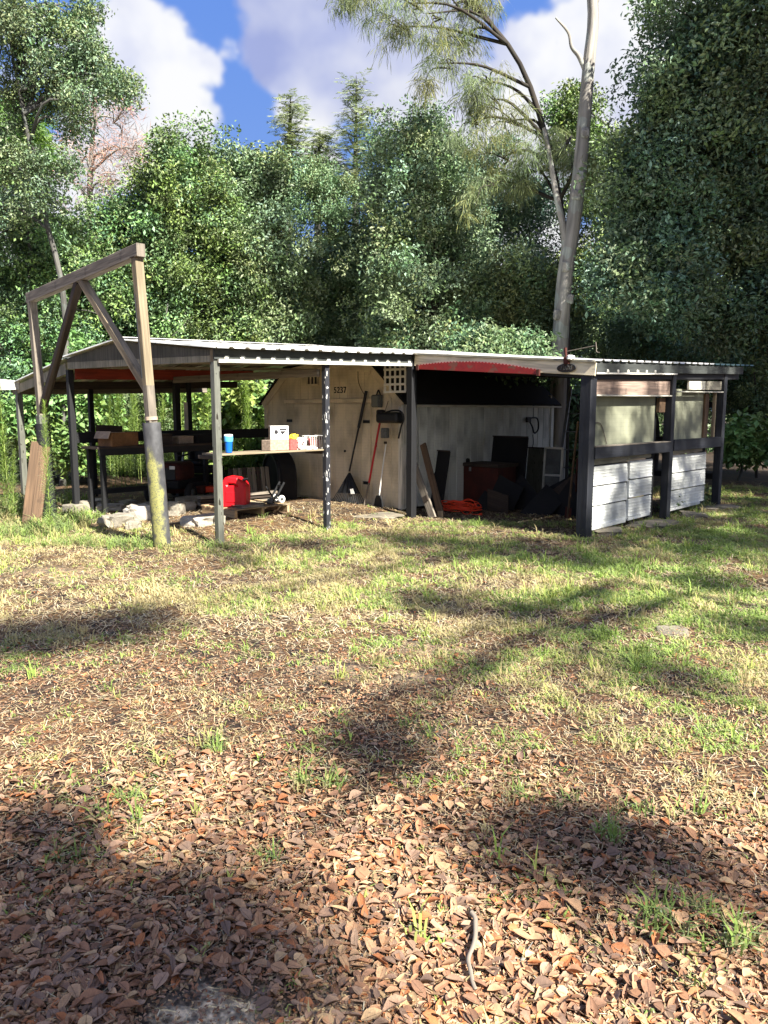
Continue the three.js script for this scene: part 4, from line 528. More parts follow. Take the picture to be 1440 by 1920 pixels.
{
  const p = onU(708, 752, 3.72), c = thing('wall_box', 'grey weathered meter box hung on the shed front', 'meter box', [3.72, p[1] - .12, p[2]], { grid: true });
  part(c, 'body', new RoundedBoxGeometry(.1, .2, .17, 2, .02).translate(3.71, p[1], p[2]), M.grey); part(c, 'lid', new RoundedBoxGeometry(.02, .17, .14, 1, .008).translate(3.652, p[1], p[2]), M.galv); part(c, 'hanger', tube(spline([[3.74, p[1] + .1, p[2] - .04], [3.74, p[1] + .17, p[2]], [3.74, p[1] + .1, p[2] + .04]], 10), .012, 6), M.black); part(c, 'conduit', tube([[3.755, p[1] - .1, p[2] + .02], [3.755, p[1] - .6, p[2] + .0]], .006, 6), M.whiteplastic);
}
// ---------------------------------------------------------------- the shelf between the front posts
const SY = 1.097;
const onShelf = (name, label, cat, px, v, o) => thing(name, label, cat, [onV(px, 846, v)[0], SY, v], o);
{ const c = onShelf('tumbler', 'blue drinking tumbler with a pale lid on the shelf', 'tumbler', 429, -.12); part(c, 'cup', new THREE.LatheGeometry([[0, 0], [.036, 0], [.04, .01], [.047, .14], [.05, .145], [.05, .15]].map((p) => new THREE.Vector2(...p)), 24), M.blue); part(c, 'band', new THREE.LatheGeometry([[.048, .135], [.0535, .14], [.055, .2], [.052, .205]].map((p) => new THREE.Vector2(...p)), 24), M.lightblue); part(c, 'lid', new THREE.LatheGeometry([[.052, .203], [.05, .222], [.02, .226], [0, .226]].map((p) => new THREE.Vector2(...p)), 24), M.whiteplastic); }
const carton = (name, label, px, v, w, h, d, m, turn) => { const c = onShelf(name, label, 'box', px, v, { turn }); part(c, 'box', new RoundedBoxGeometry(w, h, d, 2, .006).translate(0, h / 2, 0), m); part(c, 'flap', bar([-w / 2 + .01, h + .003, d * .22], [w / 2 - .01, h + .003, d * .22], d * .45, .004), m); return c; };
carton('carton', 'pale buff carton on the shelf below the printed white box', 508, -.2, .17, .135, .16, M.palebox, .1);
carton('carton', 'torn beige carton in the middle of the shelf', 527, -.22, .15, .13, .16, M.palebox, -.15);
carton('carton', 'pinkish red carton on the shelf', 543, -.2, .16, .13, .16, M.pink, .2);
{ // white printed box standing behind the cartons
  const cv = document.createElement('canvas'); cv.width = 128; cv.height = 160; const x = cv.getContext('2d'); x.fillStyle = '#d8d6d0'; x.fillRect(0, 0, 128, 160); x.fillStyle = '#15151a'; x.beginPath(); x.arc(38, 38, 15, 0, 7); x.fill(); x.fillRect(64, 12, 54, 12); x.beginPath(); x.moveTo(66, 30); x.lineTo(116, 30); x.lineTo(84, 58); x.fill(); x.fillRect(30, 20, 12, 22); x.fillStyle = '#8d8f96'; for (const y of [84, 102, 120]) x.fillRect(66, y, 52, 7); const t = new THREE.CanvasTexture(cv); t.colorSpace = THREE.SRGBColorSpace;
  const c = onShelf('printed_box', 'tall white box with black print standing behind the cartons', 'box', 523, -.34, { turn: -.5 }); part(c, 'box', bar([0, 0, 0], [0, .31, 0], .24, .14), M.whiteplastic); part(c, 'front_print', new THREE.PlaneGeometry(.22, .28).translate(0, .155, .0725), new THREE.MeshStandardMaterial({ map: t, roughness: .7 })); part(c, 'side_flap', bar([-.122, .02, 0], [-.122, .3, 0], .003, .12), M.palebox); }
{ const c = onShelf('dust_mask', 'white respirator with a yellow cap piled on the shelf', 'respirator', 562, -.2); part(c, 'mask', rock(.15, .15, .12, 5, 3).translate(0, .02, 0), M.whiteplastic); part(c, 'yellow_cap', rock(.11, .07, .09, 6, 3).translate(-.07, .14, -.03), M.yellow); part(c, 'strap', tube(spline([[-.06, .1, .05], [-.11, .05, .06], [-.05, .02, .07], [.02, .1, .06]], 12), .008, 6), M.rust); part(c, 'filter', cyl([.06, .12, .0], [.1, .14, .02], .03, .03), M.whiteplastic); }
{ const c = onShelf('plastic_bag', 'crumpled white bag lying on the shelf near the black post', 'bag', 574, -.1); part(c, 'bag', rock(.26, .05, .14, 9, 3), M.whiteplastic); part(c, 'corner', rock(.08, .03, .06, 10, 2).translate(.12, .0, .03), M.whiteplastic); }
{ const c = onShelf('wire_basket', 'white wire basket at the right end of the shelf', 'basket', 588, -.24); for (let i = 0; i < 9; i++) part(c, 'wire', tube([[-.12 + i * .03, 0, .08], [-.13 + i * .0325, .17, .09]], .004, 5), M.whiteplastic); for (const y of [.004, .17]) for (const z of [.08 + y * .06, -.08]) part(c, 'rim', tube([[-.13, y, z], [.13, y, z]], .005, 5), M.whiteplastic); for (const s of [-1, 1]) part(c, 'rim', tube([[s * .13, .17, .09], [s * .13, .17, -.08]], .005, 5), M.whiteplastic); for (let i = 0; i < 9; i++) part(c, 'wire', tube([[-.12 + i * .03, 0, -.08], [-.12 + i * .03, .17, -.08]], .004, 5), M.whiteplastic); part(c, 'contents', rock(.16, .16, .1, 14, 2), M.pink); }
// ---------------------------------------------------------------- carport floor
{ // pallet
  const c = thing('pallet', 'wooden pallet lying on the carport floor near the front', 'pallet', [1.55, .115, -1.55]);
  for (let i = 0; i < 6; i++) part(c, 'deck_board', bar([-.5, .118, .36 - i * .145], [.5, .118, .36 - i * .145], .1, .018), i % 3 ? M.pine : M.tan); for (const x of [-.47, 0, .47]) part(c, 'stringer', bar([x, .055, -.4], [x, .055, .4], .045, .1), M.pine); for (const z of [.36, -.02, -.36]) part(c, 'base_board', bar([-.5, -.005, z], [.5, -.005, z], .09, .016), M.brown);
}
{ const c = thing('paver', 'pale concrete paver lying on the pallet', 'paver', [1.42, .24, -1.35], { turn: .1 }); part(c, 'paver', rock(.5, .05, .4, 21, 3), M.concrete); }
{ const c = thing('short_pipe', 'round grey pipe end lying on the pallet', 'pipe', [1.78, .245, -1.26], { turn: .6 }); part(c, 'pipe_end', [cyl([0, .045, -.04], [0, .045, .04], .045, .045, 18)], M.grey); part(c, 'bore', [cyl([0, .045, .0405], [0, .045, .042], .03, .03, 16)], M.soot); }
{ // gas can
  const c = thing('gas_can', 'bright red plastic gas can standing on the pallet', 'gas can', [1.27, .262, -1.42], { turn: -.95 });
  const body = extr([[-.16, 0], [.15, 0], [.165, .03], [.165, .27], [.14, .32], [.06, .385], [-.06, .40], [-.10, .385], [-.16, .30], [-.17, .25], [-.17, .02]], .24, [[[.02, .27], [-.08, .27], [-.10, .30], [-.07, .34], [.03, .335], [.1, .29], [.09, .27]]], .022); part(c, 'body', body, M.gasred);
  for (const s of [-1, 1]) { part(c, 'side_rib', bar([-.1, .13, s * .119], [.1, .13, s * .119], .012, .012), M.gasred); part(c, 'side_panel', new RoundedBoxGeometry(.2, .15, .012, 2, .006).translate(0, .13, s * .121), M.gasred); }
  part(c, 'spout', tube(spline([[.1, .33, 0], [.14, .37, 0], [.19, .38, 0]], 8), [.03, .029, .028, .027, .024, .022, .02, .018, .018], 14), M.black); part(c, 'cap', cyl([.08, .325, 0], [.11, .36, 0], .036, .036, 18), M.gasred);
}
{ // small hand dolly
  const c = thing('hand_dolly', 'small black folding hand dolly with white wheels on the pallet', 'dolly', [1.98, .242, -1.42], { turn: -.2 }); for (const s of [-.07, .07]) { part(c, 'rail', bar([-.02, .06, s], [.13, .3, s], .03, .02), M.black); const w = part(c, 'wheel', new THREE.TorusGeometry(.04, .02, 8, 18).translate(.06, .055, s * 1.6), M.whiteplastic); part(w, 'hub', cyl([.06, .055, s * 1.6 - .015], [.06, .055, s * 1.6 + .015], .025, .025), M.grey); }
  part(c, 'toe_plate', bar([-.14, .02, 0], [.05, .02, 0], .16, .008), M.black); part(c, 'cross_bar', bar([.1, .25, -.08], [.1, .25, .08], .03, .02), M.black); part(c, 'handle', bar([-.02, .07, 0], [-.14, .25, 0], .022, .022), M.black); part(c, 'axle', cyl([.06, .055, -.12], [.06, .055, .12], .012, .012), M.steel);
}
{ // slatted board leaning back
  const c = thing('slatted_panel', 'weathered slatted wood panel leaning behind the gas can', 'wood panel', [2.25, .1, -2.55], { turn: -.1 }); for (let i = 0; i < 9; i++) part(c, 'slat', bar([-.34 + i * .085, 0, .25 - .0], [-.2 + i * .085, .58, -.05], .068, .02, { side: [0, .3, 1] }), i % 3 ? M.weathered : M.darkwood); for (const t of [.15, .85]) part(c, 'batten', bar([-.36 + .14 * t, .58 * t, .23 - .3 * t - .02], [.36 + .14 * t, .58 * t, .23 - .3 * t - .02], .02, .05), M.darkwood); }
{ const c = thing('plank_stack', 'stack of grey planks lying behind the pallet', 'planks', [1.9, .1, -2.25], { turn: -.35 }); for (let i = 0; i < 4; i++) part(c, 'plank', bar([-.6, .03 + i * .055, .02 * i], [.62, .06 + i * .055, -.06 + .03 * i], .2, .04), i % 2 ? M.weathered : M.darkwood); for (const x of [-.4, .4]) part(c, 'bearer', bar([x, .0, -.14], [x, .0, .14], .06, .05), M.darkwood); }
{ const c = thing('black_tub', 'big black plastic tub stood on edge against the shed', 'tub', [3.3, .1, -2.9], { turn: 1.25 }); const arch = []; for (let i = 0; i <= 16; i++) { const a = Math.PI * i / 16; arch.push([Math.cos(a) * .42, .35 + Math.sin(a) * .42]); } arch.push([-.42, 0], [.42, 0]); const inner = arch.map(([x, y]) => [x * .88, .05 + y * .9]); part(c, 'shell', extr(arch, .3, [], .03), M.soot); part(c, 'rim', extr(arch, .04, [inner], .008).translate(0, 0, -.17), M.black); }
{ // riding mower in the shade
  const p = hitL(345, 936, .1), c = thing('riding_mower', 'dark riding mower with a dull red hood parked deep in the carport', 'mower', [p[0] + .1, .08, p[2] - .1], { turn: .55 });
  const hood = part(c, 'hood', new RoundedBoxGeometry(.62, .32, .5, 4, .09).translate(-.4, .52, 0), M.rust); part(hood, 'grille', new RoundedBoxGeometry(.03, .2, .36, 1, .01).translate(-.715, .5, 0), M.black); for (const s of [-1, 1]) part(hood, 'headlight', new RoundedBoxGeometry(.02, .06, .1, 1, .01).translate(-.722, .6, s * .13), M.whiteplastic);
  part(c, 'chassis', new RoundedBoxGeometry(1.5, .14, .5, 2, .04).translate(0, .32, 0), M.soot); part(c, 'fender', new RoundedBoxGeometry(.6, .12, .86, 3, .05).translate(.42, .5, 0), M.soot); const st = part(c, 'seat', new RoundedBoxGeometry(.38, .1, .42, 3, .045).translate(.36, .62, 0), M.black); part(st, 'backrest', new RoundedBoxGeometry(.1, .34, .4, 3, .045).translate(.56, .8, 0), M.black); part(c, 'deck', new RoundedBoxGeometry(.6, .14, .95, 3, .05).translate(-.02, .2, 0), M.rust);
  const sw = part(c, 'steering_wheel', new THREE.TorusGeometry(.16, .015, 8, 24).rotateX(Math.PI / 2).rotateZ(.5).translate(-.02, .84, 0), M.black); part(sw, 'column', tube([[-.12, .5, 0], [-.02, .84, 0]], .018, 8), M.steel);
  for (const [x, s, r] of [[-.55, .36, .17], [-.55, -.36, .17], [.48, .42, .24], [.48, -.42, .24]]) { const w = part(c, 'wheel', new THREE.TorusGeometry(r * .68, r * .32, 10, 24).translate(x, r, s), M.rubber); part(w, 'rim', cyl([x, r, s - .05], [x, r, s + .05], r * .45, r * .45, 16), M.grey); } part(c, 'discharge_chute', new RoundedBoxGeometry(.24, .1, .22, 2, .03).translate(-.1, .2, .55), M.orange, 'orange discharge chute');
}
{ // workbench along the rear rail
  const c = thing('workbench', 'dark workbench along the rear rail of the carport', 'workbench', [1.2, .08, -3.35]); part(c, 'top', bar([-1.12, .98, 0], [1.12, .98, 0], .5, .035), M.darkwood); part(c, 'apron', bar([-1.1, .92, .24], [1.1, .92, .24], .025, .1), M.char); for (const x of [-1.02, 1.02]) for (const z of [-.2, .2]) part(c, 'leg', bar([x, 0, z], [x, .96, z], .07, .07), M.char); part(c, 'stretcher', bar([-1, .3, -.2], [1, .3, -.2], .04, .08), M.char); }
{ const c = thing('cardboard_box', 'open brown cardboard box on the workbench', 'box', [.52, 1.078, -3.3], { turn: .25 }); const w = .5, h = .2, d = .3; for (const [a, b] of [[[-w / 2, 0, d / 2], [w / 2, 0, d / 2]], [[-w / 2, 0, -d / 2], [w / 2, 0, -d / 2]]]) part(c, 'side', bar([a[0], h / 2, a[2]], [b[0], h / 2, b[2]], .006, h), M.cardboard); for (const s of [-1, 1]) part(c, 'side', bar([s * w / 2, h / 2, -d / 2], [s * w / 2, h / 2, d / 2], .006, h), M.cardboard); part(c, 'bottom', bar([-w / 2, .004, 0], [w / 2, .004, 0], d, .006), M.cardboard); part(c, 'flap', bar([-w / 2, h + .06, -d / 2 - .03], [w / 2, h + .03, -d / 2 - .03], .006, .12), M.darkwood); part(c, 'flap', bar([-w / 2 - .05, h - .03, -d / 2], [-w / 2 - .05, h - .03, d / 2], .006, .12, { side: [.5, 1, 0] }), M.palebox); part(c, 'flap', bar([-w / 2, h + .008, d / 2 - .05], [0, h + .004, d / 2 - .05], .1, .006), M.palebox); }
for (const [i, [u, w, h, m, l]] of [[1.25, .3, .14, M.darkwood, 'dark wooden crate on the workbench behind the pipe leg'], [1.65, .26, .1, M.palebox, 'flat pale box on the workbench'], [2.0, .34, .12, M.soot, 'black tool case at the right end of the workbench']].entries()) { const c = thing(['crate', 'flat_box', 'tool_case'][i], l, ['crate', 'box', 'case'][i], [u, 1.078, -3.34], { turn: .1 * i - .1 }); part(c, 'body', bar([-w / 2, h / 2, 0], [w / 2, h / 2, 0], .24, h), m); part(c, 'lid', bar([-w / 2 - .004, h + .012, 0], [w / 2 + .004, h + .012, 0], .25, .02), m); }
// rubble: broken concrete along the open side
{
  const rk = [[218, 985, .42, .16, .3, 'rounded white rubble block at the left of the rubble row'], [262, 978, .5, .2, .4, 'large white broken concrete lump in the rubble row'], [250, 992, .2, .12, .18, 'small white concrete chunk in front of the rubble row'], [330, 972, .3, .2, .26, 'rough concrete lump right of the mossy pipe leg'], [345, 962, .36, .12, .3, 'grey concrete lump behind the pipe leg'], [380, 990, .55, .14, .34, 'smooth white boulder between the pipe leg and the grey post'], [160, 962, .34, .16, .3, 'grey concrete block under the black carport post'], [205, 962, .5, .1, .36, 'grey flat stone in the shade behind the rubble row'], [412, 990, .16, .14, .16, 'small white stone at the foot of the grey post'], [300, 956, .6, .08, .4, 'grey slab piece in the shade of the carport floor'], [185, 948, .4, .08, .3, 'dull concrete shard on the rear carport floor'], [240, 950, .3, .07, .25, 'small dull shard on the carport floor'], [372, 950, .75, .12, .45, 'pale flat slab lit along its edge behind the boulder']];
  rk.forEach(([x, y, w, h, d, l], i) => { const q = loc(hit(x, y, .05)), p = [q[0], gy(hit(x, y, .05)) - .02, q[2]]; const c = thing('rubble_stone', l, 'stone', p, { turn: i * 1.3, group: 'broken concrete on the carport floor' }); part(c, 'stone', rock(w * .95, h * 1.25, d, 300 + i, 3), i % 3 === 1 || i === 5 ? M.stone : M.concrete); });
  const c = thing('post_block', 'concrete block footing under the black carport post', 'block', [0, .06, -3.68], { turn: .3 }); part(c, 'block', new RoundedBoxGeometry(.36, .16, .24, 2, .02).translate(0, .07, 0), M.concrete);
}
for (const [u, v, w, d, t, l, s] of [[3.35, -1.6, .75, 1.9, .0, 'concrete slab in front of the tan shed doors', 1], [2.75, -.75, .5, .7, .4, 'pale flagstone beside the chipped black post', 2], [3.1, -.3, .45, .6, 1.1, 'cracked flagstone at the foot of the heavy black post', 3]]) { const c = thing('flagstone', l, 'flagstone', [u, -.01, v], { turn: t, group: 'slabs around the shed' }); part(c, 'slab', rock(w * 1.15, .075, d * 1.1, 400 + s, 4), M.slab); }
[[1140, 998, .6, .06, .34, 'tilted flat stone at the foot of the corner post', .3], [1232, 985, .95, .05, .5, 'wide flat paving stone below the white panels', -.2], [1345, 955, .9, .05, .4, 'pale paving stone at the far end of the lean-to wall', -.3], [1262, 1184, .30, .022, .22, 'flat grey stone sunk in the grass on the right', .4], [1300, 968, .6, .05, .4, 'half buried paving stone beside the little weed', .5]].forEach(([x, y, w, h, d, l, t], i) => { const p = hit(x, y, 0), q = loc(p); const c = thing('paving_stone', l, 'paving stone', [q[0], gy(p) - .012, q[2]], { turn: t, group: 'flat stones beside the lean-to' }); part(c, 'stone', rock(w, h * 1.4, d, 430 + i, 3), M.slab); });
// planks leaning on the far leg of the hoist frame
{ const p = hitL(52, 985, 0), q = loc(at(70, 828, -hit(52, 985, 0).z + .45)); const c = thing('leaning_plank', 'two broad brown planks leaning on the far leg of the hoist frame', 'planks', [p[0], 0, p[2]], { grid: true }); part(c, 'plank', bar([p[0], 0, p[2]], q, .035, .17, { side: [.7, .2, .7] }), M.brown); part(c, 'plank', bar([p[0] + .06, 0, p[2] + .12], [q[0] + .06, q[1] - .08, q[2] + .1], .035, .15, { side: [.7, .2, .7] }), M.brown); }
// ---------------------------------------------------------------- on the lean-to front
{ // painted two-man saw
  const a = onU(783, 690, 3.39), b = onU(1009, 700, 3.39), c = thing('crosscut_saw', 'old red painted two-man crosscut saw hung along the cream fascia', 'saw', [3.39, a[1] - .1, (a[2] + b[2]) / 2], { grid: true });
  const pts = [], Lw = b[2] - a[2], yb = (t) => lerp(onU(783, 692, 3.39)[1], onU(1009, 702, 3.39)[1], t), hgt = (t) => .062 + .075 * Math.sin(Math.PI * clamp(t, 0, 1)) ** .9; pts.push([a[2], yb(0)]); for (let i = 0; i <= 8; i++) pts.push([a[2] + Lw * i / 8, yb(i / 8)]); const N = 74; for (let i = N; i >= 0; i--) { const t = i / N; pts.push([a[2] + Lw * t, yb(t) + hgt(t) - (i % 2 ? .016 : 0)]); } pts.splice(0, 1);
  part(c, 'blade', plate(pts, 3.395, .006), M.redpaint); for (const e of [a, b]) part(c, 'handle_stub', box(3.375, 3.405, e[1] - .03, e[1] + .05, e[2] - .025, e[2] + .025, .006), M.rust);
}
{ // oval plate
  const p = onU(1062, 690, 3.39), c = thing('oval_badge', 'small dark oval name badge on the cream fascia', 'badge', [3.39, p[1] - .06, p[2]], { grid: true }); const el = (a, b) => Array.from({ length: 36 }, (_, i) => [p[2] + Math.cos(i / 18 * Math.PI) * a, p[1] + Math.sin(i / 18 * Math.PI) * b]);
  part(c, 'plate', plate(el(.125, .05), 3.39, .014), M.darkwood); part(c, 'rim', plate(el(.13, .053), 3.388, .012, [el(.117, .043)]), M.black); const serif = await new FontLoader().loadAsync('fonts/droid/droid_serif_regular.typeface.json'); const t = new TextGeometry('Ford', { font: serif, size: .052, depth: .004, curveSegments: 4 }); t.applyMatrix4(new THREE.Matrix4().makeShear(0, 0, .35, 0, 0, 0)); t.computeBoundingBox(); t.translate(-(t.boundingBox.max.x + t.boundingBox.min.x) / 2, -.02, 0); t.rotateY(-Math.PI / 2).translate(3.382, p[1], p[2]); part(c, 'lettering', t, M.grey);
}
{ // iron bracket with a thin rod over the roof edge
  const p = onU(1063, 676, 3.39), c = thing('iron_bracket', 'rusty iron bracket with a thin hooked rod on the roof edge', 'bracket', [3.39, p[1], p[2]], { grid: true }); const k = (x, y, u = 3.38) => onU(x, y, u);
  part(c, 'clamp', new RoundedBoxGeometry(.06, .09, .07, 2, .01).translate(3.385, p[1] + .0, p[2]), M.rust); part(c, 'stem', tube(spline([k(1063, 676), k(1061, 664), k(1060, 652)], 8), .018, 8), M.rust); part(c, 'white_knob', rock(.12, .06, .07, 88, 2).translate(3.385, k(1068, 671)[1] - .02, k(1070, 671)[2]), M.whiteplastic); part(c, 'rod', tube([k(1062, 659), k(1117, 648)], .005, 6), M.weathered); part(c, 'hook', tube(spline([k(1117, 641), k(1118, 650), k(1119, 660), k(1124, 661)], 12), .006, 6), M.weathered); part(c, 'chain', tube([k(1064, 680), k(1065, 688)], .006, 5), M.black);
}
// ---------------------------------------------------------------- stored inside the lean-to
{ const A = hitL(828, 970, 0), T0 = onU(793, 833, A[0] + .3), c = thing('leaning_board', 'long bare board leaning inside the lean-to, next to the orange cord', 'board', [A[0], 0, A[2]], { grid: true }); part(c, 'board', bar([A[0], 0, A[2]], T0, .035, .11, { side: [0, 0, 1] }), M.brown); part(c, 'end_block', bar([A[0] - .03, 0, A[2]], [A[0] - .025, .1, A[2] - .01], .02, .1), M.tan); }
{ const A = hitL(812, 972, 0), T0 = onU(776, 870, A[0] + .1), c = thing('leaning_board', 'short grey board leaning at the heavy black post inside the lean-to', 'board', [A[0], 0, A[2]], { grid: true }); part(c, 'board', bar([A[0], 0, A[2]], T0, .035, .12, { side: [0, 0, 1] }), M.weathered); part(c, 'batten', bar(pt3(A, T0, .3), pt3(A, T0, .4), .06, .1, { side: [0, 0, 1] }), M.darkwood); }
const standing = (name, label, cat, u, px0, px1, y0, y1, m, tilt = .12) => { const a = onU(px0, y1, u), b = onU(px1, y0, u), c = thing(name, label, cat, [u, 0, (a[2] + b[2]) / 2], { grid: true }); const w = b[2] - a[2]; part(c, 'sheet', [bar([u, .02, (a[2] + b[2]) / 2], [u + tilt, b[1], (a[2] + b[2]) / 2], .03, w, { side: [0, 0, 1] })], m); part(c, 'edge_strip', bar([u + tilt - .02, b[1] + .012, a[2]], [u + tilt - .02, b[1] + .012, b[2]], .04, .02), M.darkwood); return c; };
standing('black_board', 'black board leaning behind the two bare boards', 'board', 4.5, 782, 830, 848, 930, M.soot, .2);
standing('square_board', 'tall black square panel against the white shed wall', 'panel', 6.0, 915, 982, 821, 900, M.soot, .15);
standing('grey_sheet', 'cloudy plastic sheet leaning at the far end of the white shed wall', 'sheet', 6.9, 985, 1026, 842, 880, M.galv, .1);
{ const p0 = onU(850, 912, 5.4), p1 = onU(915, 872, 5.4), c = thing('wooden_chest', 'low dark red wooden chest in the gloom of the lean-to', 'chest', [5.6, 0, (p0[2] + p1[2]) / 2], { grid: true }); part(c, 'body', box(5.4, 5.95, .05, p1[1] - .04, p0[2] - .1, p1[2] + .2, .01), M.rust); part(c, 'lid', box(5.37, 5.98, p1[1] - .04, p1[1] + .02, p0[2] - .13, p1[2] + .23, .01), M.darkwood); part(c, 'latch', box(5.38, 5.4, p1[1] - .12, p1[1] - .05, (p0[2] + p1[2]) / 2 - .02, (p0[2] + p1[2]) / 2 + .02, .003), M.steel); for (const v of [p0[2] - .05, p1[2] + .15]) part(c, 'foot', box(5.42, 5.5, 0, .05, v - .04, v + .04, .004), M.darkwood); part(c, 'hasp', [rock(.1, .07, .1, 66, 1).translate(5.5, p1[1] + .02, (p0[2] + p1[2]) / 2 - .15)], M.soot); }
{ // dark sheets of ply dumped at all angles
  const mk = (label, u, v, list) => { const c = thing('ply_heap', label, 'boards', [u, 0, v], { group: 'dark ply sheets dumped in the lean-to' }); for (const [x, z, w, h, yaw, lean, m] of list) { const g = bar([0, 0, 0], [0, h, 0], w, .016); g.applyMatrix4(mat4([x, .02, z], lean, yaw, 0)); part(c, 'ply_sheet', g, m); } };
  mk('heap of black ply sheets leaning behind the corner post', 5.2, 1.75, [[.35, 0, .9, .62, -1.5, -.5, M.soot], [.2, -.1, .8, .5, -1.3, -.7, M.darkwood], [0, .1, .7, .45, -1.7, -.9, M.soot], [-.1, -.3, .6, .4, -1.1, -1.0, M.soot], [.45, .35, .5, .7, -1.5, -.35, M.char]]);
  mk('heap of dark ply offcuts lying on the middle of the lean-to floor', 5.0, .75, [[.1, 0, .8, .5, -1.4, -1.2, M.soot], [-.2, .1, .6, .4, -1.9, -1.35, M.darkwood], [-.1, -.25, .5, .35, -.9, -1.3, M.soot], [.3, .1, .7, .45, -1.6, -.8, M.soot]]); }
{ const a = onU(1018, 885, 6.2), b = onU(1052, 842, 6.2), c = thing('window_frame', 'old white framed window screen leaning beside the shed corner', 'window', [6.2, 0, (a[2] + b[2]) / 2], { grid: true }); const v0 = a[2], v1 = b[2], y1 = b[1], y0 = .05, X = (y) => 6.2 + (y - y0) * .25; for (const v of [v0, v1]) part(c, 'frame_side', bar([X(y0), y0, v], [X(y1), y1, v - .1], .03, .035), M.whiteboard); for (const y of [y0, (y0 + y1) / 2, y1]) part(c, 'frame_rail', bar([X(y), y, v0 - .1 * (y - y0) / (y1 - y0)], [X(y), y, v1 - .1 * (y - y0) / (y1 - y0)], .03, .035), M.whiteboard); part(c, 'screen', bar([X(y0) + .01, y0, (v0 + v1) / 2], [X(y1) + .01, y1, (v0 + v1) / 2 - .1], .006, v1 - v0 - .03, { side: [0, 0, 1] }), M.grey); }
{ // ladder standing behind
  const c = thing('ladder', 'aluminium ladder standing past the end of the white shed wall', 'ladder', [7.2, 0, .9], { grid: true }); const P = (x, y) => onU(x, y, 7.3); const l0 = P(1052, 900), r0 = P(1088, 900); for (const q of [l0, r0]) part(c, 'side_rail', bar([7.1, 0, q[2]], [7.55, 2.05, q[2]], .03, .06), M.steel); for (let i = 0; i < 6; i++) { const y = .25 + i * .325; part(c, 'rung', bar([7.1 + .45 * y / 2.05, y, l0[2]], [7.1 + .45 * y / 2.05, y, r0[2]], .03, .022), M.steel); } }
{ const T0 = onU(1084, 790, 4.3), A = hitL(1064, 972, 0), c = thing('garden_hoe', 'long bare handled tool leaning at the heavy corner post', 'tool', [A[0], 0, A[2]], { grid: true }); part(c, 'handle', tube([[A[0], .0, A[2]], pt3(A, T0, .5), T0], .016, 8), M.brown); part(c, 'blade', bar([A[0], .0, A[2]], pt3(A, T0, .12), .01, .1), M.rust); }
{ const T0 = onU(1083, 860, 4.4), A = hitL(1078, 960, 0), c = thing('garden_spade', 'short reddish handled tool behind the long one at the corner post', 'tool', [A[0], 0, A[2]], { grid: true }); part(c, 'handle', tube([[A[0], .0, A[2]], T0], .016, 8), M.rust); part(c, 'collar', tube([pt3(A, T0, .1), pt3(A, T0, .18)], .024, 8), M.steel); }
const stick = (name, label, a, b, r, m) => { const p = hitL(a[0], a[1], a[2]), q = hitL(b[0], b[1], b[2]), c = thing(name, label, 'stick', [p[0], 0, p[2]], { grid: true }); part(c, 'shaft', tube([p, pt3(p, q, .5), q], r, 7), m); part(c, 'stub', tube([pt3(p, q, .6), [pt3(p, q, .6)[0], pt3(p, q, .6)[1] + r * 1.6, pt3(p, q, .6)[2] + .03]], r * .5, 5), m); };
stick('wood_stick', 'pale stick lying across the junk in the lean-to', [1020, 938, .18], [952, 902, .45], .022, M.tan); stick('wood_stick', 'dark stick on the lean-to floor behind the orange cord', [908, 946, .04], [985, 928, .1], .02, M.weathered);
{ // orange extension cord heap
  const p = hitL(862, 958, .02), c = thing('extension_cord', 'tangled heap of orange extension cord on the lean-to floor', 'cord', [p[0], .0, p[2]]); const r = rng(5), pts = []; for (let i = 0; i < 190; i++) { const a = i * .55 + r() * .3, R = .17 + .13 * Math.sin(i * .071) + .06 * r(); pts.push([Math.cos(a) * R * .8, .02 + (i / 190) * .13 + .06 * Math.abs(Math.sin(a * .5 + i * .02)) * r(), Math.sin(a) * R * 1.15]); } part(c, 'cable', tube(spline(pts, 900), .0062, 6), M.orange); const lp = []; for (let i = 0; i <= 20; i++) { const a = i / 20 * 6.4; lp.push([-.12 + .05 * Math.cos(a * .5), .12 + Math.sin(a) * .115, .24 + Math.cos(a) * .13]); } part(c, 'loop', tube(spline(lp, 50), .0062, 6), M.orange); part(c, 'plug', new RoundedBoxGeometry(.05, .035, .035, 2, .01).translate(-.1, .02, .48), M.orange); part(c, 'tail', tube(spline([[-.05, .01, .25], [-.12, .01, .36], [-.1, .015, .47]], 12), .0062, 6), M.orange);
}
{ const p = onV(996, 800, -.45), c = thing('hanging_hose', 'short black hose hung on a nail on the white shed wall', 'hose', [p[0], p[1] - .15, -.42], { grid: true }); const k = (x, y) => onV(x, y, -.43); part(c, 'hose', tube(spline([k(990, 787), k(1000, 783), k(1008, 786), k(1009, 805), k(1002, 812), k(998, 800), k(992, 788)], 30), .016, 7), M.black); part(c, 'nozzle', new RoundedBoxGeometry(.14, .1, .05, 2, .015).translate(...k(991, 787)), M.black); part(c, 'cable', tube(spline([k(999, 815), k(1000, 830), k(997, 845)], 8), .008, 6), M.soot); part(c, 'nail', cyl([k(1001, 760)[0], k(1001, 760)[1], -.48], [k(1001, 760)[0], k(1001, 760)[1], -.40], .006, .006), M.steel); part(c, 'cord', tube([k(1001, 760), k(1000, 785)], .005, 5), M.soot); }
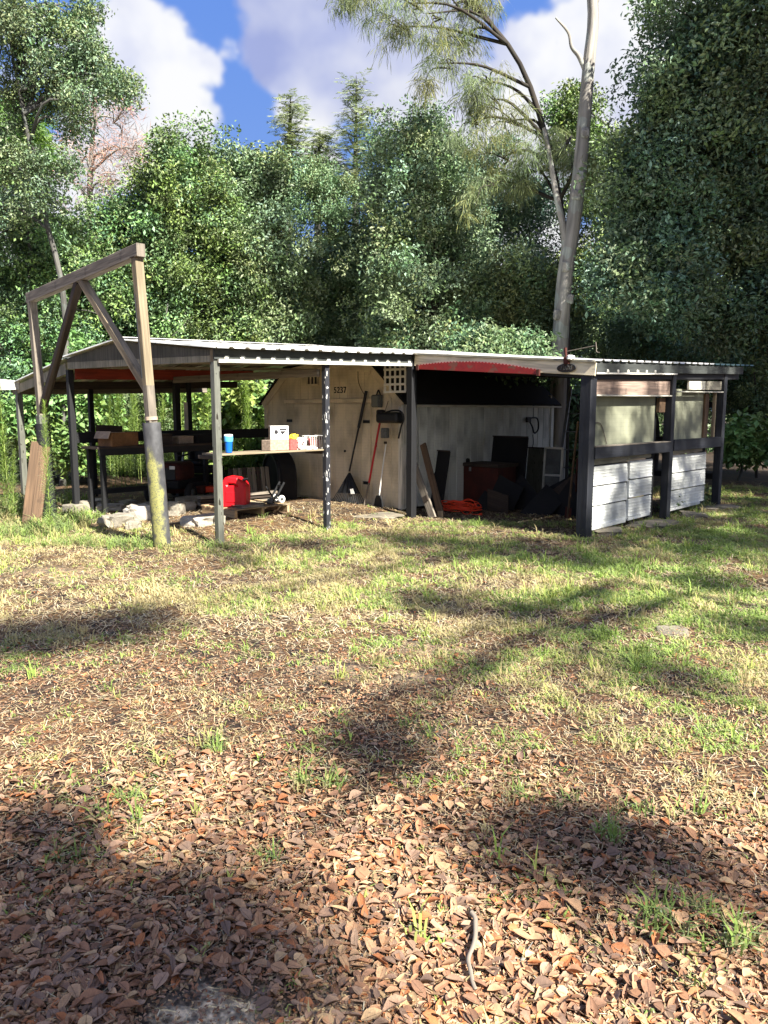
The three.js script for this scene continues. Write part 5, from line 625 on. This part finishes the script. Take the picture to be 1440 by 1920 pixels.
// a curved stick in the near leaf litter
{ const pts = [[884, 1722], [893, 1745], [884, 1790], [879, 1825], [893, 1858]].map(([x, y]) => { const p = hit(x, y, .02); return [p.x, gy(p) + .036, p.z]; }); const g = new THREE.Group(); g.name = 'fallen_stick'; scene.add(g); g.position.set(...pts[2]); g.userData = { label: 'curved pale stick lying in the near leaf litter', category: 'stick' }; const s = pts.map((p) => p.map((v, i) => v - pts[2][i])); part(g, 'stick', tube(spline(s, 40).map((p, i) => [p.x + .003 * Math.sin(i * .45), p.y - .006 * (i > 30 ? (i - 30) / 5 : 0), p.z]), .0085, 8, { end: .006, lump: .3 }), M.stickgrey); part(g, 'broken_end', tube([s[0], [s[0][0] - .008, s[0][1] + .012, s[0][2] - .012]], [.008, .002], 6), M.darkwood);
  const t2 = [[940, 1770], [975, 1800], [1010, 1835]].map(([x, y]) => { const p = hit(x, y, .02); return [p.x, gy(p) + .015, p.z]; }); const h = new THREE.Group(); h.name = 'fallen_twig'; scene.add(h); h.position.set(...t2[1]); h.userData = { label: 'thin forked twig in the near leaf litter right of the curved stick', category: 'twig' }; const q = t2.map((p) => p.map((v, i) => v - t2[1][i])); part(h, 'twig', tube(spline(q, 10), .004, 6, { end: .002 }), M.barkpale); part(h, 'side_twig', tube([q[1], [q[1][0] + .05, q[1][1] + .01, q[1][2] - .07]], .003, 5, { end: .0015 }), M.barkpale); }

// ---------------------------------------------------------------- tall feathery weeds
function fennelGeo(seed, h) {
  const r = rng(seed), pos = [], nor = []; const N = new THREE.Vector3();
  const lean = V((r() - .5) * .12, 0, (r() - .5) * .12), P = (t) => V(lean.x * t * t * h, t * h, lean.z * t * t * h);
  const n = Math.round(h * 190);
  for (let i = 0; i < n; i++) { const t = .1 + .9 * (i / n), a = i * 2.4 + r(), b = P(t), len = (.05 + .15 * Math.pow(Math.sin(Math.PI * Math.min(1, t * .8 + .15)), 1)) * (.7 + .6 * r()); const d = V(Math.cos(a), .35 + .5 * r() + t * .5, Math.sin(a)).normalize(); const m = b.clone().addScaledVector(d, len * .6), e = b.clone().addScaledVector(d, len).add(V(0, -len * .25, 0)), s = new THREE.Vector3().crossVectors(d, V(0, 1, 0)).normalize().multiplyScalar(.0045);
    for (const T of [[b, m.clone().add(s), m.clone().sub(s)], [m.clone().add(s), e, m.clone().sub(s)]]) { N.crossVectors(T[1].clone().sub(T[0]), T[2].clone().sub(T[0])).normalize(); for (const p of T) { pos.push(p.x, p.y, p.z); nor.push(N.x, N.y, N.z); } }
    for (let k = 0; k < 3; k++) { const c = b.clone().lerp(e, .3 + .25 * k), f = c.clone().add(V((r() - .5) * .07, .02 + .03 * r(), (r() - .5) * .07)), w = s.clone().multiplyScalar(.6); N.crossVectors(f.clone().sub(c), w).normalize(); for (const p of [c.clone().add(w), f, c.clone().sub(w)]) { pos.push(p.x, p.y, p.z); nor.push(N.x, N.y, N.z); } } }
  return [geo(pos, nor), tube([0, .25, .5, .75, 1].map((t) => P(t)), .008, 5, { end: .002 })];
}
{
  const FM = leafMat(0xffffff, .45, .95); FM.color.setRGB(.30, .46, .07); const SM = new THREE.MeshStandardMaterial({ roughness: .8 }); SM.color.setRGB(.22, .27, .07);
  const kinds = [1.9, 2.2, 1.6, 2.4, 1.3].map((h, i) => { const [f, s] = fennelGeo(700 + i, h); return [f, s, h]; });
  const r = rng(19), fen = (p, k, s, label, group) => { const [f, st] = kinds[k], g = new THREE.Group(); g.name = numbered('dog_fennel'); g.position.copy(gnd(p)); g.rotation.y = r() * 6.28; g.scale.setScalar(s); scene.add(g); g.userData = { label, category: 'weed' }; if (group) g.userData.group = group; part(g, 'stem', st, SM); part(g, 'foliage', f, FM); };
  for (let i = 0; i < 46; i++) { const px = 165 + 345 * (i + r() * .9) / 46, d = 15.8 + 2.4 * r() + (px > 400 ? 1 : 0); fen(at(px, 850, d), i % 4, .85 + .35 * r(), 'feathery green weed in the tall stand behind the carport', 'dog fennel stand behind the carport'); }
  fen(at(95, 1000, 9.6), 3, .72, 'feathery weed in front of the far hoist leg'); fen(at(16, 940, 11.5), 0, 1.05, 'tall feathery weed at the left edge below the white roof'); fen(at(8, 950, 11.9), 4, 1.0, 'low bushy weed at the left edge'); fen(at(25, 955, 11), 4, .8, 'short feathery weed beside the leaning planks'); fen(at(128, 940, 12.4), 4, .7, 'short weed between the hoist leg and the black carport post');
}
// ---------------------------------------------------------------- grass, thatch, leaves
function bladeTuft(seed, n, h, w, spread, flop) {
  const r = rng(seed), pos = [], nor = [], N = new THREE.Vector3();
  for (let i = 0; i < n; i++) { const a = r() * 6.28, b = V((r() - .5) * spread, -.005, (r() - .5) * spread), L1 = h * (.5 + .7 * r()), d = V(Math.cos(a) * flop * r(), 1, Math.sin(a) * flop * r()).normalize(), s = V(-Math.sin(a), 0, Math.cos(a)).multiplyScalar(w / 2 * (.7 + .6 * r())), m = b.clone().addScaledVector(d, L1 * .55), e = m.clone().add(V(d.x + Math.cos(a) * flop * .8, d.y * .45, d.z + Math.sin(a) * flop * .8).normalize().multiplyScalar(L1 * .5));
    for (const T of [[b.clone().sub(s), b.clone().add(s), m.clone().add(s)], [b.clone().sub(s), m.clone().add(s), m.clone().sub(s)], [m.clone().sub(s), m.clone().add(s), e]]) { N.crossVectors(T[1].clone().sub(T[0]), T[2].clone().sub(T[0])).normalize(); if (N.y < 0) N.negate(); for (const p of T) { pos.push(p.x, p.y, p.z); nor.push(N.x, N.y, N.z); } } }
  return geo(pos, nor);
}
const inside = (x, zf) => { const dx = x - P0[0], dz = zf - P0[1], u = CU * dx + SU * dz, v = SU * dx - CU * dz; return Math.max(sm(u, -.2, .2) * (1 - sm(v, -.5, .15)) * (1 - sm(u, 8.2, 8.6)), sm(u, 3.3, 3.6) * (1 - sm(v, 2.7, 2.85)) * (1 - sm(u, 8.2, 8.6))); };
const grassy = (x, zf) => { const n = fbm(x * 1.1 + 9, 3, zf * 1.1, 3), f = fbm(x * 4.5, 8, zf * 4.5, 3); let d = sm(zf, 3.6, 6.4) * .72 + .07 + .42 * sm(x - zf * .06, .1, 1.5) * sm(zf, 2.2, 4.0); d *= sm(n, .36, .6) * .85 + .15; d *= sm(f, .42, .6) * .93 + .07; return clamp(d * (1 - .92 * sandAt(x, zf)) * (1 - inside(x, zf) * .97)); };
{
  const GM = new THREE.MeshPhysicalMaterial({ color: 0xffffff, roughness: .95, side: THREE.DoubleSide, transmission: .3, thickness: 0 });
  const holder = new THREE.Group(); holder.name = 'grass'; holder.userData = { kind: 'stuff', label: 'thin patchy yellow green lawn grass' }; scene.add(holder);
  const kinds = [bladeTuft(1, 9, .038, .005, .06, 1.1), bladeTuft(2, 8, .05, .0055, .06, 1.0), bladeTuft(3, 11, .034, .0045, .08, 1.3), bladeTuft(4, 11, .10, .0055, .05, .9)], lists = kinds.map(() => []), r = rng(33);
  let placed = 0;
  for (let i = 0; i < 420000 && placed < 48000; i++) {
    const zf = 1.7 + 14.5 * Math.pow(r(), .85), half = zf * .56 + .5, x = (r() * 2 - 1) * half; const g = grassy(x, zf) * (zf > 12 ? .7 : 1); if (r() > g * .9) continue; placed++;
    const k = r() < .028 ? 3 : Math.floor(r() * 3), dry = fbm(x * 1.7 + 31, 6, zf * 1.7, 3) + (r() - .5) * .5 + (zf > 5.5 && zf < 9 && x < 1.5 ? .14 : 0), big = zf > 6 ? 1.25 : 1;
    const c = dry > .6 ? [.46, .38, .17] : dry > .46 ? [.34, .38, .085] : [.23, .33, .055]; lists[k].push([x, zf, (.7 + .6 * r()) * big, c, .75 + .5 * r()]);
  }
  // ranker growth round the posts and the left edge
  const tall = (px, py, n, sx, sz, sc) => { const p = hit(px, py, 0); for (let i = 0; i < n; i++) lists[3].push([p.x + (r() + r() - 1) * sx, -p.z + (r() + r() - 1) * sz, sc * (.7 + .7 * r()), r() < .3 ? [.36, .34, .12] : [.22, .32, .06], .6 + .5 * r()]); };
  tall(190, 1022, 200, .9, .4, 1.0); tall(260, 1030, 90, .45, .2, 1.1); tall(40, 1000, 200, .8, .5, 1.3); tall(100, 985, 160, .7, .8, 1.6); tall(20, 960, 220, 1, 1.4, 2.0); tall(420, 1028, 40, .3, .2, 1); tall(590, 1480, 10, .12, .08, .85); tall(1240, 1735, 7, .10, .08, .9); tall(1330, 1725, 5, .06, .06, .75); tall(1140, 1575, 6, .12, .06, .8); tall(1390, 1770, 8, .08, .05, .9); tall(400, 1410, 10, .07, .06, .7); tall(250, 1505, 7, .06, .05, .7); tall(120, 1610, 6, .06, .04, .6); tall(505, 1620, 6, .05, .04, .6); tall(1000, 1500, 7, .2, .1, .8); tall(1200, 1520, 8, .3, .12, .85);
  tall(1290, 955, 70, .5, .35, 1.2); tall(1000, 985, 60, 1.2, .2, .8); tall(900, 985, 80, .9, .15, .8);
  kinds.forEach((g, k) => { const l = lists[k], im = new THREE.InstancedMesh(g, GM, l.length); im.name = 'grass_tuft'; im.userData.kind = 'stuff'; im.castShadow = im.receiveShadow = true; l.forEach(([x, zf, s, c, v], i) => { e4.set((r() - .5) * .3, r() * 6.28, (r() - .5) * .3); m4.compose(V(x, gh(x, zf), -zf), q4.setFromEuler(e4), s4.set(s, s * (.8 + .4 * r()), s)); im.setMatrixAt(i, m4); im.setColorAt(i, c4.setRGB(c[0] * v, c[1] * v, c[2] * v)); }); holder.add(im); });
}
function leafGeo(seed) {                                               // one dry oak leaf: cupped, twisted, with a midrib fold
  const r = rng(seed), pos = [], idx = [], uv = [], n = 6, L1 = .066, W = .016 + .022 * r(), curl = (r() - .3) * 2.8, cut = r() < .3 ? .55 + .3 * r() : 1, cup = .3 + .9 * r(), tw = (r() - .5) * 1.4, tip = .75 + .5 * r();
  for (let i = 0; i <= n; i++) { const t = i / n * cut, w = W * Math.pow(Math.sin(Math.PI * Math.pow(t, tip) * .96 + .03), .75) * .5 * (1 + .2 * (r() - .5)), a = curl * (t - .4), x = (t - .5) * L1 * (1 - .15 * Math.abs(curl)), y = .02 * (1 - Math.cos(a)) * 1.2; for (const s of [-1, 0, 1]) { const z0 = s * w, y0 = Math.abs(s) * w * cup, q = tw * (t - .5); pos.push(x, y + y0 * Math.cos(q) - z0 * Math.sin(q) * .6, z0 * Math.cos(q)); uv.push(t, s * .5 + .5); } }
  for (let i = 0; i < n; i++) for (const k of [0, 1]) { const a = i * 3 + k, b = a + 3; idx.push(a, a + 1, b, a + 1, b + 1, b); }
  return geo(pos, null, uv, idx);
}
{
  const r = rng(55), LV = Array.from({ length: 10 }, (_, i) => leafGeo(60 + i)), veinT = dtex(64, 32, (u, v) => { const m = Math.abs(v - .5) * 2, a = Math.abs(((u * 9 + m * 1.6) % 1) - .5), n = pf(u, v, 8, 5, 301, 3); const e = 205 + 50 * n - (m < .08 ? 45 : 0) - (a < .08 ? 18 : 0); return [e, e, e]; });
  const cols = [[0.392, 0.190, 0.095], [0.337, 0.171, 0.087], [0.457, 0.257, 0.135], [0.272, 0.142, 0.080], [0.522, 0.314, 0.167], [0.435, 0.266, 0.167], [0.370, 0.237, 0.151], [0.478, 0.180, 0.065], [0.587, 0.389, 0.199], [0.229, 0.142, 0.095]];
  const mk = () => new THREE.MeshStandardMaterial({ color: 0xffffff, map: veinT, roughness: .8, side: THREE.DoubleSide });
  const LMt = mk(); const own = cols.map((c) => { const m = mk(); m.color.setRGB(...c); return m; });
  const litter = (x, zf) => { const n = fbm(x * 1.3 + 70, 5, zf * 1.3, 3); let d = 1.0 - sm(zf, 2.1, 3.8) * .965; d -= .5 * sm(x, .4, 1.8) * sm(zf, 2.3, 3.3); d += .12 * sm(n, .5, .62) * (1 - sm(zf, 4, 6)); return clamp(d * (.2 + 1.3 * n) + .05 * (1 - sm(zf, 4.6, 6.5)) * sm(n, .38, .6), .012, 1) * (1 - .985 * sandAt(x, zf)); };
  const all = []; for (let i = 0; i < 400000 && all.length < 21000; i++) { const zf = 1.45 + 10.5 * Math.pow(r(), 1.9), x = (r() * 2 - 1) * (zf * .56 + .35); if (r() > litter(x, zf)) continue; if (inside(x, zf) > .5 && r() > .25) continue; all.push([x, zf, r() * .016, (zf < 3.4 ? .42 + .56 * r()   : .3 + .42 * r())]); }
  const score = (l) => { const p = V(l[0], 0, -l[1]).sub(camera.position), d = p.length(), a = Math.atan2(1.6, l[1]); return (Math.abs(l[0]) < l[1] * .46 && l[1] > 1.85 ? 1 : 0) * (l[3] + l[2] * 14) / d; };
  all.sort((a, b) => score(b) - score(a));
  all.slice(0, 280).forEach(([x, zf, h, s], i) => { const m = new THREE.Mesh(LV[i % 10], own[Math.floor(r() * 10)]); m.name = 'fallen_leaf'; m.castShadow = m.receiveShadow = true; m.position.set(x, gh(x, zf) + .010 + h, -zf); m.rotation.set((r() - .5) * .9, r() * 6.28, (r() - .5) * .9); m.scale.set(s * (.8 + .45 * r()), s, s * (.65 + .7 * r())); ground.add(m); });
  const holder = new THREE.Group(); holder.name = 'leaf_litter'; holder.userData = { kind: 'stuff', label: 'brown litter of fallen oak leaves over the near yard' }; scene.add(holder);
  const rest = all.slice(280); LV.forEach((g, k) => { const l = rest.filter((_, i) => i % 10 === k), im = new THREE.InstancedMesh(g, LMt, l.length); im.name = 'dry_leaf'; im.userData.kind = 'stuff'; im.castShadow = im.receiveShadow = true; l.forEach(([x, zf, h, s], i) => { const tl = r() < .15 ? 1.6 : .55; e4.set((r() - .5) * tl, r() * 6.28, (r() - .5) * tl); m4.compose(V(x, gh(x, zf) + .003 + h, -zf), q4.setFromEuler(e4), s4.set(s * (.75 + .5 * r()), s, s * (.6 + .75 * r()))); im.setMatrixAt(i, m4); const c = cols[Math.floor(r() * 10)], v = .75 + .5 * r(); im.setColorAt(i, c4.setRGB(c[0] * v, c[1] * v, c[2] * v)); }); holder.add(im); });
  { const n = 90000, im = new THREE.InstancedMesh(LV[3], LMt, n); im.name = 'leaf_crumb'; im.userData.kind = 'stuff'; im.castShadow = im.receiveShadow = true; for (let i = 0; i < n; i++) { let x, zf; do { zf = 1.5 + 8.5 * Math.pow(r(), 1.5); x = (r() * 2 - 1) * (zf * .56 + .35); } while (r() > litter(x, zf) + .10 + .22 * (1 - sm(zf, 4.2, 6.5))); e4.set((r() - .5) * 1.2, r() * 6.28, (r() - .5) * 1.2); const q = .18 + .3 * r(); m4.compose(V(x, gh(x, zf) + .004 + .012 * r(), -zf), q4.setFromEuler(e4), s4.set(q * (.6 + .8 * r()), q, q)); im.setMatrixAt(i, m4); const c = cols[Math.floor(r() * 10)], v = .55 + .6 * r(); im.setColorAt(i, c4.setRGB(c[0] * v, c[1] * v, c[2] * v)); } holder.add(im); }
  // straw and twig bits among the grass
  const th = new THREE.Group(); th.name = 'dry_thatch'; th.userData = { kind: 'stuff', label: 'dead straw and twig bits among the grass' }; scene.add(th);
  const sg = geo([-.03, 0, -.0015, .03, .004, -.001, .03, .004, .001, -.03, 0, -.0015, .03, .004, .001, -.03, 0, .0015], null, [0, 0, 1, 0, 1, 1, 0, 0, 1, 1, 0, 1]); const im = new THREE.InstancedMesh(sg, LM.matte, 80000); im.name = 'straw_bit'; im.userData.kind = 'stuff'; im.receiveShadow = true;
  for (let i = 0; i < 80000; i++) { const zf = 1.6 + 11 * Math.pow(r(), 1.1), x = (r() * 2 - 1) * (zf * .56 + .4); const sd = sandAt(x, zf) > .35 ? (r() < .75 ? .02 : .4) : 1; e4.set((r() - .5) * .5, r() * 6.28, (r() - .5) * .7); m4.compose(V(x, gh(x, zf) + .004 + .01 * r() - (1 - sd) * .03 * r(), -zf), q4.setFromEuler(e4), s4.set((zf < 5.5 ? .35 + .7 * r() : .6 + 1.1 * r()) * sd, 1, zf > 5 ? 2.2 : 1.2)); im.setMatrixAt(i, m4); const v = .6 + .6 * r(); const c = r() < .6 ? [.42, .33, .18] : r() < .5 ? [.26, .17, .11] : [.5, .44, .3]; im.setColorAt(i, c4.setRGB(c[0] * v, c[1] * v, c[2] * v)); } th.add(im);
}
// a small leafy weed at the foot of the far bay, as single plants
for (const [i, [px, py, s, l]] of [[1262, 962, 1, 'small broad leaved weed at the foot of the middle lean-to post'], [1300, 950, 1.1, 'pale leaved weed growing against the second row of white panels'], [1322, 945, .8, 'small weed near the far end of the white panels']].entries()) { const p = gnd(hit(px, py, 0)), g = new THREE.Group(); g.name = numbered('small_weed'); g.position.copy(p); scene.add(g); g.userData = { label: l, category: 'weed' }; const r = rng(90 + i), sp = []; for (let k = 0; k < 5; k++) { const e = V((r() - .5) * .3, .08 + .16 * r(), (r() - .5) * .3).multiplyScalar(s); part(g, 'stem', tube([[0, 0, 0], [e.x * .5, e.y * .7, e.z * .5], [e.x, e.y, e.z]], .005, 5), M.darkwood); for (let q = 0; q < 3; q++) sp.push([e.clone().multiplyScalar(.6 + .4 * r()).add(p), .35 + .2 * r()]); } foliage(g, 'broad', sp, PAL.oak, LM.oak, r, 'foliage'); }

scene.traverse((o) => { if (o.isMesh) { o.castShadow = true; o.receiveShadow = true; } });
renderer.render(scene, camera);
